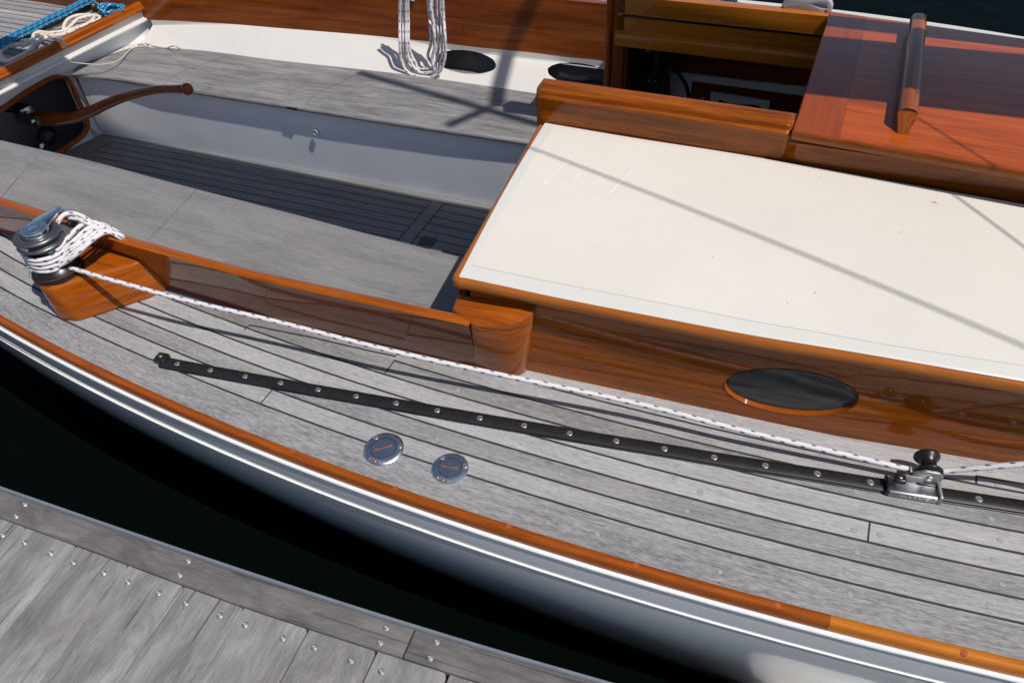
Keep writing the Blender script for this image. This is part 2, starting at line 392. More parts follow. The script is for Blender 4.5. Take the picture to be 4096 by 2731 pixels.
M['hatch'] = varnish('varnished_hatch_top', (0.12, 0.018, 0.002), (0.40, 0.072, 0.007), (0.54, 0.12, 0.014), grain=34, amp=0.8, su=0.05, wav=0.015)
M['hatchd'] = varnish('varnished_hatch_border', (0.14, 0.022, 0.003), (0.29, 0.052, 0.006), (0.38, 0.08, 0.012), grain=60, amp=0.5, wav=0.015)
M['honey'] = varnish('honey_varnish', (0.20, 0.055, 0.008), (0.34, 0.10, 0.014), (0.46, 0.16, 0.025), grain=60, amp=0.6)
M['orange'] = varnish('orange_varnish', (0.11, 0.019, 0.001), (0.31, 0.070, 0.003), (0.43, 0.115, 0.006), grain=50, amp=0.7)
M['bung'] = plain('rail_plug_wood', (0.38, 0.09, 0.010), 0.4, coat=0.6, noise=0.2)
M['white'] = plain('white_gloss_paint', (0.68, 0.655, 0.61), 0.30, coat=0.7, noise=0.03, nscale=3)
M['hull'] = plain('white_hull_paint', (0.84, 0.85, 0.85), 0.14, coat=1.0, noise=0.03, nscale=4)
M['cockw'] = plain('white_cockpit_paint', (0.84, 0.86, 0.88), 0.33, coat=0.3, noise=0.10, nscale=4, bump=0.1, bscale=60)
M['cream'] = plain('cream_nonskid_paint', (0.68, 0.632, 0.562), 0.75, noise=0.06, nscale=2.5, bump=0.7, bscale=420)
M['creamin'] = plain('cream_cabin_paint', (0.88, 0.85, 0.78), 0.5, noise=0.05)
M['bead'] = plain('cove_bead', (0.86, 0.86, 0.80), 0.2, coat=0.8)
M['chrome'] = plain('polished_steel', (0.78, 0.79, 0.80), 0.16, metal=1.0, noise=0.08, nscale=60)
M['steel'] = plain('brushed_steel', (0.60, 0.61, 0.61), 0.42, metal=1.0, noise=0.25, nscale=90, bump=0.15, bscale=300)
M['cast'] = plain('cast_aluminium', (0.42, 0.41, 0.40), 0.5, metal=0.85, noise=0.45, nscale=180, bump=0.5, bscale=350)
M['blackp'] = plain('black_plastic', (0.012, 0.012, 0.013), 0.30, noise=0.2)
M['blackm'] = plain('black_anodised', (0.014, 0.014, 0.015), 0.42, noise=0.3, nscale=40, bump=0.1)
M['hole'] = plain('dark_recess', (0.004, 0.004, 0.004), 0.9)
M['dark'] = plain('dark_interior', (0.20, 0.185, 0.175), 0.8, noise=0.3)
M['fillsteel'] = plain('scratched_filler_steel', (0.74, 0.75, 0.77), 0.30, metal=1.0, noise=0.12, nscale=90, bump=0.12, bscale=400)
M['winchg'] = plain('grey_winch_metal', (0.22, 0.22, 0.225), 0.35, metal=0.9, noise=0.15, nscale=50)
M['glass'] = plain('dark_port_glass', (0.055, 0.056, 0.052), 0.14, coat=0.0, noise=0.3, nscale=12)
M['rust'] = plain('copper_coloured_slot', (0.30, 0.11, 0.06), 0.6, noise=0.4, nscale=200)
M['alu'] = plain('pier_edge_strip', (0.17, 0.19, 0.22), 0.45, noise=0.15, nscale=15)
M['greyp'] = plain('grey_clutch_plastic', (0.42, 0.43, 0.45), 0.4, noise=0.06)
M['line'] = ropemat('white_blue_fleck_rope', (0.80, 0.745, 0.74), (0.055, 0.10, 0.26))
M['line2'] = ropemat('cream_rope', (0.80, 0.70, 0.58), (0.35, 0.13, 0.15), pitch=0.05, nf=2.0, fw=0.07, fh=0.15, red=False)
M['blue'] = ropemat('blue_white_fleck_rope', (0.02, 0.22, 0.45), (0.70, 0.76, 0.70), pitch=0.035, nf=3.0, fw=0.13, fh=0.16, red=False)
M['bluedk'] = ropemat('dark_blue_speckled_rope', (0.015, 0.09, 0.17), (0.15, 0.38, 0.50), pitch=0.012, nf=6.0, fw=0.22, fh=0.25, red=False)
M['cord'] = ropemat('thin_cream_cord', (0.62, 0.56, 0.46), (0.4, 0.35, 0.3), pitch=0.02, red=False)
M['sail'] = plain('navy_sail_cover', (0.03, 0.045, 0.10), 0.8, noise=0.2)
M['rustin'] = plain('pump_rubber', (0.02, 0.02, 0.02), 0.4)
M['fender'] = plain('white_fender_vinyl', (0.75, 0.74, 0.70), 0.35, noise=0.05)
# water
mw, n, l, b = mat('harbour_water'); b.inputs['Base Color'].default_value = (0.0012, 0.003, 0.0025, 1); b.inputs['Roughness'].default_value = 0.06
b.inputs['IOR'].default_value = 1.33; b.inputs['Specular IOR Level'].default_value = 0.02
tc = n.new('ShaderNodeTexCoord'); nz = N(n, 'ShaderNodeTexNoise', Scale=2.2, Detail=3.0); l.new(tc.outputs['Object'], nz.inputs[0])
bp = N(n, 'ShaderNodeBump', Strength=0.25, Distance=0.05); l.new(nz.outputs['Fac'], bp.inputs['Height']); l.new(bp.outputs[0], b.inputs['Normal'])
# ---------------------------------------------------------------- water
ZW = -0.70
tag(mk('water', [(-70, -70, ZW), (70, -70, ZW), (70, 70, ZW), (-70, 70, ZW)], [(0, 1, 2, 3)], mw, None, [(0, 0), (1, 0), (1, 1), (0, 1)]),
    'black still harbour water between the boat and the pier', 'water', kind='structure')
hm = MB(); K_ = 72; hv = []  # unseen ring added to keep the bright horizon out of reflections
for i in range(K_+1):
    a = 2*math.pi*i/K_; hgt = 7.5+2.5*math.sin(a*3)+1.5*math.sin(a*7+1)+0.8*math.sin(a*19)
    for r_, z_ in ((52, ZW-0.5), (54, ZW+1.5), (58, ZW+hgt*0.7), (66, ZW+hgt)): hv.append((math.cos(a)*r_, math.sin(a)*r_, z_))
hm.add(hv, [(4*i+j_, 4*i+j_+1, 4*i+j_+5, 4*i+j_+4) for i in range(K_) for j_ in range(3)], [(0, 0)]*len(hv))
tag(hm.build('horizon_screen', plain('screen_dark_green', (0.05, 0.065, 0.035), 0.9, noise=0.5, nscale=0.5), None, sm=True), 'unseen dark green ring added round the harbour to block the bright horizon', 'horizon_screen', kind='structure')
# ---------------------------------------------------------------- pier
ZD = -0.20
pier = root('pier', P(1000, 2600, ZD), 'weathered grey wooden pier with screwed boards along the near corner', 'pier')
e0 = P(0, 1940, ZD); e1 = P(2474, 2731, ZD); du = (e1-e0).normalized(); dn = Vector((du.y, -du.x, 0))    # dn points away from the boat
def ext(pts, a, b): return [pts[0]-(pts[1]-pts[0]).normalized()*a] + pts + [pts[-1]+(pts[-1]-pts[-2]).normalized()*b]
outer = smooth(ext([P(x, y, ZD) for x, y in ((0, 1940), (500, 2112.6), (1000, 2281.3), (1500, 2442.9), (2000, 2595.2), (2474, 2731))], 0.9, 1.6), 60)
inner = smooth(ext([P(x, y, ZD) for x, y in ((0, 2066), (400, 2211.8), (975.6, 2423.5), (1400, 2562), (1798, 2688.3))], 0.9, 1.9), 60)
def along(path, x):   # point on path with du-coordinate x
    for a, b in zip(path, path[1:]):
        ua, ub = (a-e0).dot(du), (b-e0).dot(du)
        if ub >= x: return a.lerp(b, (x-ua)/(ub-ua))
    return path[-1]
uj = (P(1635, 2570, ZD)-e0).dot(du)
ujr = (P(1610, 2630, ZD)-e0).dot(du)
def edgeboard(u0, u1, so):
    k = 24; A_ = [along(outer, u0+(u1-u0)*i/k)+dn*0.011 for i in range(k+1)]; B_ = [along(inner, u0+(u1-u0)*i/k) for i in range(k+1)]
    dz = Vector((0, 0, -0.028)); bz = Vector((0, 0, 0.004))
    rows = [[p+dz for p in A_], [p for p in A_], [p for p in B_], [p+dz for p in B_]]
    m_ = grid(rows, u0=so, v0=so); K = k+1
    m_.add([r[0] for r in rows], [(0, 1, 2, 3)], [(0, 0)]*4); m_.add([r[-1] for r in rows], [(3, 2, 1, 0)], [(0, 0)]*4)
    o = m_.build('edge_board', M['pier2'], pier); fixn(o); bevel(o, 0.0035, 2); return o
edgeboard(-0.85, uj-0.001, 0.0); edgeboard(uj+0.001, 4.0, 7.7)
# metal capping strip on the outer edge
m_ = sweep([p+dn*0.005+Vector((0, 0, -0.014)) for p in outer], [(-0.006, -0.03), (0.006, -0.03), (0.006, 0.008), (0.002, 0.0135), (-0.003, 0.0135), (-0.006, 0.008)])
o = m_.build('edge_strip', M['alu'], pier, auto=40)
# front and carcass below
m_ = MB(); box(along(outer, 0.8)+dn*1.45+Vector((0, 0, -0.30)), du, dn, Vector((0, 0, 1)), 5.2, 2.86, 0.065, m_)
m_.build('pontoon_frame', M['dark'], pier)
seams = [(p-e0).dot(du) for p in (P(x, y, ZD) for x, y in ((101, 2108), (300.6, 2181.7), (509.4, 2256.9), (734, 2341.5), (973, 2427), (1229, 2515.8), (1503, 2606.6), (1790, 2697)))]
low = [P(x, y, ZD) for x, y in ((2, 2242), (190, 2340), (321, 2582.5), (485, 2718), (794.5, 2731), (1118.5, 2731), (1446, 2731), (1778, 2731))]
seams = [seams[0]-0.32, seams[0]-0.16] + seams + [seams[-1]+0.163*i for i in range(1, 14)]
m_ = MB()
gaps = {7: 0.0035, 8: 0.0035, 9: 0.006, 10: 0.006}
for i in range(len(seams)-1):
    a, b_ = seams[i]+gaps.get(i, 0.0012 if i < 7 else 0.005)/2, seams[i+1]-gaps.get(i+1, 0.0012 if i < 6 else 0.005)/2
    zt = ZD - 0.0045 + random.uniform(-0.0012, 0.0012); L = 2.8
    cu = 0.006
    pts = [(a, 0.0015), (b_-cu*1.6, 0.0015), (b_-cu*0.5, cu*0.5), (b_, cu*2.0), (b_, L), (a, L)]
    def tw(u, v, dz=0):
        base = along(inner, u); q = base + dn*v; q.z = zt - dz; return q
    off = random.uniform(0, 50)
    top = [tw(u, v) for u, v in pts]; bot = [tw(u, v, 0.026) for u, v in pts]
    n0 = len(pts)
    uvt = [(v+off, u+off) for u, v in pts]
    m_.add(top, [tuple(reversed(range(n0)))], uvt); m_.add(bot, [tuple(range(n0))], uvt)
    vs = []; uv = []
    for j in range(n0+1):
        vs += [top[j % n0], bot[j % n0]]; uv += [uvt[j % n0], (uvt[j % n0][0], uvt[j % n0][1]+0.026)]
    m_.add(vs, [(2*j, 2*j+1, 2*j+3, 2*j+2) for j in range(n0)], uv)
o = m_.build('deck_boards', M['pier'], pier); fixn(o); bevel(o, 0.0022, 2)
# screws
def screw_mesh(r=0.0085):
    m_ = MB(); Z = Vector((0, 0, 1)); O = Vector((0, 0, 0))
    lathe(O, Z, [(r*1.25, 0.0002), (r*1.2, 0.0008), (r, 0.0009), (r*0.93, 0.0026), (r*0.72, 0.0042), (r*0.35, 0.0050), (r*0.33, 0.0035), (0.0001, 0.0033)], 20, m_)
    me = D.meshes.new('screw'); me.from_pydata([tuple(v) for v in m_.v], [], m_.f)
    for p in me.polygons: p.use_smooth = True
    me.materials.append(plain('dull_bolt_steel', (0.45, 0.45, 0.45), 0.5, metal=0.8, noise=0.4, nscale=200)); return me
sme = screw_mesh(0.0058)
for x, y in ((100, 2018), (65, 2065), (753, 2243), (718.5, 2298.6), (1545, 2509.5), (1520, 2570), (1746.4, 2566), (1720, 2631)):
    p = P(x, y, ZD); o = D.objects.new('screw', sme); COL.objects.link(o); o.parent = pier; o.location = p-WP[pier.name]+Vector((0, 0, 0.0003)); o.rotation_euler.z = random.uniform(0, 3)
for x, y in ((11.7, 2141.8), (99.4, 2172), (203.5, 2214), (294, 2250.8), (416, 2292.7), (512.3, 2329), (635, 2373), (743.5, 2413.4), (881, 2462.3), (981, 2499.5), (1132, 2553), (1257.8, 2589.7), (1403.8, 2642.3), (1526, 2687)):
    p = P(x, y, ZD-0.0045); o = D.objects.new('screw', sme); COL.objects.link(o); o.parent = pier; o.location = p-WP[pier.name]+Vector((0, 0, 0.0016)); o.rotation_euler.z = random.uniform(0, 3)
# ---------------------------------------------------------------- the boat
boat = root('sailboat', W(0, 2.15, ZW), 'white hulled classic wooden sailboat with varnished cabin and grey teak decks beside the pier', 'sailboat')
RP = [-0.0013, 0.0542, 0.0724, 0.7536]
def tR(s):                                   # inner edge of the near toe rail
    s2 = max(s, -2.4); v = ((RP[0]*s2+RP[1])*s2+RP[2])*s2+RP[3]
    if s < -2.4: v += (s+2.4)*(-0.30) + (s+2.4)**2*0.03
    if s > 1.2: v += 0
    return v
RW = 0.021
def tO(s): return tR(s)-RW
def hc(s): return min(0.50, max(0.27, 0.49-(s+1.25)*0.13))     # curvature of the topsides
def far_t(s): return 3.565-0.07*s-0.10*s*s if s > -0.35 else 4.29-tO(s)
SS = [-5.0+0.12*i for i in range(73)]       # -5 .. 4.5
zs = [-0.012, -0.03, -0.05, -0.085, -0.13, -0.18, -0.24, -0.30, -0.36, -0.42, -0.48, -0.54, -0.60, -0.66, -0.74, -0.85]
rows = [[W(s, tO(s)-0.003+hc(s)*z*z, z) for s in SS] for z in zs]
m_ = grid(rows, flip=True)
rows2 = [[W(s, far_t(s)-0.004-hc(s)*z*z, z+0.02) for s in SS] for z in zs]
grid(rows2, m=m_)
tr = [rows[i][0] for i in range(len(zs))]+[rows2[i][0] for i in reversed(range(len(zs)))]
m_.add(tr, [tuple(range(len(tr)))], [(0, 0)]*len(tr))
hull = m_.build('hull', M['hull'], boat, sm=True)
# rounded white moulding below the rail, and the fine cove bead
near = [W(s, tO(s)-0.0025, -0.010) for s in SS]
o = sweep(near, [(0.0052*math.cos(a), 0.0052*math.sin(a)) for a in [i*math.pi/8 for i in range(16)]]).build('rubbing_strake', M['hull'], boat, sm=True)
bead = [W(s, tO(s)-0.0010, -0.089) for s in SS]
sweep(bead, [(0.0026*math.cos(a), 0.0024*math.sin(a)) for a in [i*math.pi/4 for i in range(8)]]).build('cove_bead', M['bead'], boat, sm=True)
# toe rail
sj = ST(P(3312, 2478, 0.01))[0]
rp = [(-0.0005, -0.002), (-0.0005, 0.017), (-0.003, 0.020), (-0.013, 0.021), (-0.018, 0.0185), (-0.0205, 0.013), (-0.0205, -0.006)]
rp = [(-a, b_) for a, b_ in reversed(rp)]
def railpath(a, b_, k): return [W(a+(b_-a)*i/k, tR(a+(b_-a)*i/k), 0.001) for i in range(k+1)]
sweep(railpath(-5, sj, 70), rp).build('toe_rail', M['rail'], boat, auto=50)
o = sweep(railpath(sj+0.0005, 3.62, 50), rp).build('toe_rail', M['raill'], boat, auto=50); o['label'] = 'paler forward length of the varnished toe rail'
for x, y in ((2034, 2106), (2543, 2262), (3111, 2421), (3855, 2608), (1582, 1952), (1170, 1805)):
    m_ = MB(); p = P(x, y, 0.0215); lathe(p, Vector((0, 0, 1)), [(0.0062, -0.003), (0.0062, 0.0004), (0.0001, 0.0005)], 20, m_)
    m_.build('wooden_plug', M['bung'], boat)
fr = [W(s, far_t(s), 0.0) for s in SS]
sweep(fr, [(-0.006, -0.03), (-0.006, 0.026), (-0.002, 0.030), (0.020, 0.030), (0.024, 0.026), (0.024, -0.03)]).build('far_gunwale', M['white'], boat, auto=40)
sweep([p+W(0, -0.045, 0) for p in fr], [(-0.014, 0.0), (-0.014, 0.020), (-0.01, 0.024), (0.01, 0.024), (0.014, 0.020), (0.014, 0.0)]).build('toe_rail', M['rail'], boat, auto=40)
# ---- coaming and deck limits
co_bot = [P(x, y, 0) for x, y in ((0, 929), (661, 1153), (897, 1214), (1100, 1276), (1559, 1384), (1901, 1465))]
def co_t(s):
    return interp([-3.4, -2.35, -1.63, -1.24, -0.9, -0.656], [1.175, 1.135, 1.100, 1.096, 1.113, 1.126], s)
def cab_t(s): return interp([-0.66, -0.528, -0.219, 0.167, 0.515, 1.2, 2.5], [1.150, 1.158, 1.181, 1.208, 1.256, 1.38, 1.75], s)
# side deck: v measured from the seam next to the covering board
def tA(s):
    return interp([-4.5, -3.0, -2.105, -1.785, -1.43, -1.089, -0.788, -0.617, -0.333, -0.126, 0.031, 0.208, 0.38, 0.544, 1.0, 2.0, 3.5],
                  [1.50, 1.12, 0.927, 0.885, 0.850, 0.828, 0.820, 0.820, 0.826, 0.832, 0.842, 0.855, 0.869, 0.889, 0.95, 1.14, 1.55], s)
def sm_tA(s): return sum(tA(s+d) for d in (-0.18, -0.12, -0.06, 0, 0.06, 0.12, 0.18))/7
def deckmesh(far):
    vs = []; uv = []; fs = []; S2 = [-4.9+0.06*i for i in range(142)]; k = 14
    for s in S2:
        lim = (co_t(s)+0.012) if s < -0.62 else cab_t(s)+0.03
        if s < -3.30: lim = 2.18
        a = tR(s)-0.006
        for j in range(k+1):
            t = a+(lim-a)*j/k; v = t-sm_tA(s)
            tt = t if not far else far_t(s)-(t-a)*(((far_t(s)-2.86) if s > -0.62 else (far_t(s)-2.80))/(lim-a) if s > -3.3 else 1.0)
            vs.append(W(s, tt, 0.0)); uv.append((s, v if v > 0 else v*0.5))
    for i in range(len(S2)-1):
        for j in range(k):
            q = (i*(k+1)+j, (i+1)*(k+1)+j, (i+1)*(k+1)+j+1, i*(k+1)+j+1)
            fs.append(q if not far else tuple(reversed(q)))
    return vs, fs, uv
vs, fs, uv = deckmesh(False)
near_deck = mk('side_deck', vs, fs, M['deck'], boat, uv)
vs, fs, uv = deckmesh(True)
mk('side_deck', vs, fs, M['deck'], boat, uv)
# caulked seams (one part): long seams, butt ends
def strip(path, wd, z, m, jit=0.0):
    T = frames(path); vs = []
    for p, t in zip(path, T):
        n_ = Vector((t.y, -t.x, 0)).normalized(); w1 = wd/2*(1+random.uniform(-jit, jit)); w2 = wd/2*(1+random.uniform(-jit, jit))
        a, b_ = p+n_*w1, p-n_*w2; a.z = z; b_.z = z; vs += [a, b_]
    m.add(vs, [(2*i, 2*i+2, 2*i+3, 2*i+1) for i in range(len(path)-1)])
m_ = MB(); zc = 0.0006
def lim(s): return (co_t(s)-0.0) if s < -0.66 else cab_t(s)
for k in range(0, 10):
    run = []
    s = -3.3
    while s < 1.6:
        t = sm_tA(s)+0.05*k
        okk = t < lim(s)-0.002
        # ended seams (shorter king planks)
        if k >= 7 and s > -0.66: okk = False
        if k == 5 and -1.3 < s < -0.87: okk = False
        if okk: run.append(W(s, t, 0))
        else:
            if len(run) > 1: strip(run, 0.0052, zc, m_, 0.15)
            run = []
        s += 0.02
    if len(run) > 1: strip(run, 0.0052, zc, m_, 0.15)
def butt(x, y, k):
    s, t = ST(P(x, y)); t0_ = sm_tA(s)+0.05*k; strip([W(s, t0_, 0), W(s, t0_+0.05, 0)], 0.0034, zc+0.0001, m_)
butt(1063, 1590, 0); butt(3475, 2132, 2)
butt(1585, 1432, 4)
strip([P(998, 1300), P(975, 1322)], 0.0034, zc+0.0001, m_)
strip([P(998, 1300), P(1240, 1348), P(1500, 1408), P(1585, 1426)], 0.005, zc+0.0001, m_)
strip([P(3905, 1903), P(3905, 1940)], 0.0042, zc+0.0001, m_); strip([P(3905, 1903), P(4096, 1935), P(4300, 1966), P(4700, 2020)], 0.0050, zc+0.0001, m_)
m_.build('deck_caulking', M['caulk'], boat)
# wooden plugs in the deck (surface pattern: one mesh)
m_ = MB()
Mplug = plain('deck_plug_wood', (0.33, 0.325, 0.33), 0.8, noise=0.25, nscale=60)
Mring = plain('deck_plug_ring', (0.22, 0.215, 0.215), 0.9, noise=0.3)
mpl = MB(); Z = Vector((0, 0, 1)); O0 = Vector((0, 0, 0))
lathe(O0, Z, [(0.0062, 0.0002), (0.0001, 0.00025)], 16, mpl); nr_ = len(mpl.f); lathe(O0, Z, [(0.0054, 0.0004), (0.0001, 0.00045)], 16, mpl)
pme = D.meshes.new('deck_plug'); pme.from_pydata([tuple(v) for v in mpl.v], [], mpl.f); pme.materials.append(Mring); pme.materials.append(Mplug)
for i, p in enumerate(pme.polygons): p.material_index = 0 if i < nr_ else 1
for x, y in ((3400, 1810), (3425, 1965), (3450, 2045), (3415, 2120), (3520, 2140), (3428, 2208), (3386, 2290), (3400, 2375), (3965, 2075), (4000, 2160), (3973, 2240), (3958, 2422), (4010, 2336), (2700, 1910), (2748, 2042), (2800, 1970), (2366, 1633), (2302, 1820), (2245, 1895), (2192, 1970), (2186, 2042), (1832, 1560), (1882, 1510), (1040, 1580), (1298, 1607), (1222, 1720), (1687, 1882), (2390, 2135), (1750, 1757), (3958, 1880), (3990, 1940), (2880, 2285), (760, 1400), (1510, 1530)):
    o = D.objects.new('deck_plug', pme); COL.objects.link(o); o.parent = near_deck; o.location = P(x, y)-WP[near_deck.name]
# ---- near coaming
def coam_path(z, inset, s0, s1, k=60): return [W(s0+(s1-s0)*i/k, co_t(s0+(s1-s0)*i/k)+inset, z) for i in range(k+1)]
S0 = -3.4
prof = [(0.006, 0.0), (0.006, 0.0)]
ZB = 0.185
out_b = coam_path(0.0, 0.0, S0, -0.650); out_t = coam_path(ZB-0.004, -0.042, S0, -0.636); tp1 = coam_path(ZB, -0.038, S0, -0.636); tp2 = coam_path(ZB, -0.016, S0, -0.636)
in_t = coam_path(ZB-0.004, -0.012, S0, -0.636); in_b = coam_path(-0.06, 0.034, S0, -0.656)
m_ = grid([out_b, out_t], flip=False); 
o = m_.build('coaming', M['mahogd'], boat, auto=30)
m_ = grid([out_t, tp1, tp2, in_t, in_b]); m_.build('coaming_cap', M['orange'], boat, auto=50)
# corner block
bt = [(1804, 1238), (1835, 1169), (2141, 1203), (2143, 1228), (2128, 1256), (2092, 1281), (2045, 1297), (1985, 1305), (1896, 1302)]
tpz = [(1898, 1302, 0.186), (1950, 1306, 0.187), (1995, 1305, 0.189), (2045, 1297, 0.193), (2085, 1284, 0.198), (2113, 1268, 0.205), (2133, 1250, 0.212), (2142, 1230, 0.218), (2143, 1208, 0.224)]
tc_ = smooth([P(x, y, z) for x, y, z in tpz], 18)
top = [P(1832, 1175, 0.208), P(1806, 1236, 0.188)] + tc_
sh = [W(-0.70, 1.20, 0), W(-0.70, 1.135, 0)] + smooth([P(x, y, 0) for x, y in ((1901, 1466), (1940, 1479), (1975, 1489), (2010, 1498), (2044, 1504), (2075, 1502), (2095, 1495), (2107, 1486), (2111, 1476))], 18)
m_ = prism([p-Vector((0, 0, 0.002)) for p in sh], top); o = m_.build('coaming_block', M['orange'], boat); fixn(o); bevel(o, 0.006, 3, 50)
# ---- winch base
tb = [(151, 1132), (158, 1146), (172, 1152), (196, 1153), (316, 1110), (526, 1057), (575, 1034), (414, 985), (300, 955)]
bb = [(165, 1160), (215, 1240), (248, 1278), (295, 1290), (407, 1261), (600, 1200), (659, 1162)]
ZT = 0.115
top = [P(x, y, ZT) for x, y in tb]
tl = [ST(p) for p in top]
botst = [(-1.955, 0.958), (-1.86, 0.905), (-1.815, 0.887), (-1.765, 0.897), (-1.723, 0.943), (-1.640, 1.045), (-1.612, 1.105), (-1.70, 1.14), (-1.90, 1.14)]
bot = [W(s, t, -0.002) for s, t in botst]
m_ = prism(bot, top); o = m_.build('winch_base', M['orange'], boat); fixn(o); bevel(o, 0.010, 4, 20)
# ---- winch (part with sub-parts)
wc = P(235, 1082, ZT); wc.z = ZT
UPZ = Vector((0, 0, 1))
winch = pivot('winch', wc, boat); winch['label'] = 'self tailing sheet winch with black skirt and steel top'
lathe(wc, UPZ, [(0.066, 0.0), (0.067, 0.006), (0.062, 0.018), (0.052, 0.028), (0.046, 0.034), (0.0435, 0.05), (0.042, 0.075), (0.046, 0.092), (0.050, 0.097)], 48).build('skirt_drum', M['blackp'], winch, sm=True)
lathe(wc, UPZ, [(0.0675, 0.0145), (0.0682, 0.016), (0.0675, 0.0175)], 48).build('red_ring', plain('dull_red_ring', (0.18, 0.04, 0.05), 0.5), winch, sm=True)
lathe(wc, UPZ, [(0.030, 0.094), (0.058, 0.098), (0.060, 0.101), (0.056, 0.104), (0.040, 0.108), (0.040, 0.114), (0.057, 0.119), (0.060, 0.122), (0.058, 0.126), (0.040, 0.128), (0.036, 0.124), (0.036, 0.122)], 48).build('tailing_jaws', M['winchg'], winch, sm=True)
lathe(wc, UPZ, [(0.035, 0.120), (0.035, 0.139), (0.033, 0.142), (0.014, 0.1425), (0.012, 0.1425), (0.012, 0.130), (0.0001, 0.130)], 48).build('top_cap', M['chrome'], winch, auto=35)
lathe(wc, UPZ, [(0.0245, 0.1424), (0.0255, 0.1432), (0.0265, 0.1424)], 40).build('engraved_ring', M['steel'], winch, sm=True)
m_ = MB()
for i in range(8):
    a = i*math.pi/4; c_ = wc + Vector((math.cos(a)*0.0105, math.sin(a)*0.0105, 0.133)); box(c_, Vector((math.cos(a+.78), math.sin(a+.78), 0)), Vector((-math.sin(a+.78), math.cos(a+.78), 0)), UPZ, 0.0045, 0.0045, 0.009, m_)
m_.build('drive_socket', M['chrome'], winch)
# self-tailing arm: tapering blade from the cap towards the coaming
tip = P(238, 822, ZT+0.142); d_ = tip-wc; d_.z = 0; Ln = d_.length; d_.normalize(); e_ = Vector((-d_.y, d_.x, 0))
out = []
for a in range(0, 13): an = math.pi/2+a*math.pi/12; out.append((math.cos(an)*0.0345, math.sin(an)*0.0345))
out += [(Ln*0.55, -0.017), (Ln-0.008, -0.010), (Ln, -0.003), (Ln, 0.004), (Ln-0.008, 0.010), (Ln*0.5, 0.026)]
m_ = plate(out, [], lambda u, v, w_: wc+d_*u+e_*v+Vector((0, 0, 0.1405-w_)), 0.006)
o = m_.build('tailing_arm', M['chrome'], winch); fixn(o); bevel(o, 0.0015, 2)
m_ = MB(); box(wc+d_*(Ln-0.006)+Vector((0, 0, 0.100)), d_, e_, UPZ, 0.012, 0.018, 0.036, m_); o = m_.build('arm_hook', M['steel'], winch); bevel(o, 0.003, 2)
m_ = MB(); box(wc+d_*(Ln*0.9)-e_*0.022+Vector((0, 0, 0.088)), d_, e_, UPZ, 0.030, 0.016, 0.016, m_); o = m_.build('rope_guide', M['blackp'], winch); bevel(o, 0.003, 2)
# ---- genoa track
scr = [(708.5, 1455), (841, 1480), (980, 1505), (1122, 1531), (1272, 1558), (1424, 1584), (1584, 1612), (1749, 1641), (1919, 1671), (2096, 1701), (2278, 1732), (2465, 1763), (2658, 1794), (2857, 1828), (3061, 1861), (3269, 1893), (3482, 1928), (3700, 1962), (3916, 1995)]
ZK = 0.012
sp_ = [P(x, y, ZK) for x, y in scr]; p_last = sp_[-1]; dt_ = (sp_[-1]-sp_[-3]).normalized()*0.107
sp_ += [p_last+dt_*i for i in range(1, 5)]
tpath = smooth([P(645, 1443, ZK)] + sp_, 120)
tpath = [p-Vector((0, 0, ZK)) for p in tpath]
track = sweep(tpath, [(-0.0155, 0.001), (0.0155, 0.001), (0.0155, 0.004), (0.0135, 0.005), (0.0135, 0.0065), (0.0155, 0.0078), (0.0155, 0.0112), (0.0145, 0.012), (-0.0145, 0.012), (-0.0155, 0.0112), (-0.0155, 0.0078), (-0.0135, 0.0065), (-0.0135, 0.005), (-0.0155, 0.004)]).build('genoa_track', M['blackm'], boat, auto=40)
me_s = MB(); O = Vector((0, 0, 0)); lathe(O, UPZ, [(0.0070, -0.0005), (0.0070, 0.0006), (0.0064, 0.0010), (0.0001, 0.0011)], 24, me_s)
def rawmesh(name, mb_, mt, sm=True):
    me = D.meshes.new(name); me.from_pydata([tuple(v) for v in mb_.v], [], mb_.f)
    for p in me.polygons: p.use_smooth = sm
    for q in (mt if isinstance(mt, list) else [mt]): me.materials.append(q)
    return me
nv = len(me_s.f)
box(Vector((0, 0, 0.00105)), Vector((1, 0, 0)), Vector((0, 1, 0)), UPZ, 0.0115, 0.0011, 0.0003, me_s)
M['screwm'] = plain('dull_screw_steel', (0.50, 0.49, 0.48), 0.40, metal=0.8, noise=0.3, nscale=150)
tsm = rawmesh('track_screw', me_s, [M['screwm'], M['hole']], False)
for i, p in enumerate(tsm.polygons): p.material_index = 0 if i < nv else 1
m_h = MB()
for i, p in enumerate(sp_):
    o = D.objects.new('track_screw', tsm); COL.objects.link(o); o.parent = track; o.location = p-WP[track.name]; o.rotation_euler.z = random.uniform(-0.9, 0.0)
    if i < len(sp_)-1:
        q = sp_[i+1]
        for f in (0.16, 0.5, 0.84):
            lathe(p.lerp(q, f)+Vector((0, 0, 0.0002)), UPZ, [(0.0048, 0), (0.0001, 0.0001)], 14, m_h)
    strip([p.lerp(sp_[min(i+1, len(sp_)-1)], 0.02), sp_[min(i+1, len(sp_)-1)]] if i < len(sp_)-1 else [p, p+dt_*0.5], 0.0004, ZK+0.00008, m_h)
m_h.build('pin_holes', M['hole'], track)
pe = P(657, 1443, 0); td = (tpath[3]-tpath[0]).normalized(); tn = Vector((-td.y, td.x, 0))
m_ = MB(); box(pe-td*0.003, td, tn, UPZ, 0.032, 0.030, 0.0165, m_); o = m_.build('end_stop', M['blackp'], track); bevel(o, 0.004, 3)
o = D.objects.new('track_screw', tsm); COL.objects.link(o); o.parent = track; o.location = pe-td*0.004+Vector((0, 0, 0.0165))-WP[track.name]; o.rotation_euler.z = 1.2; o.scale = (0.7, 0.7, 1)
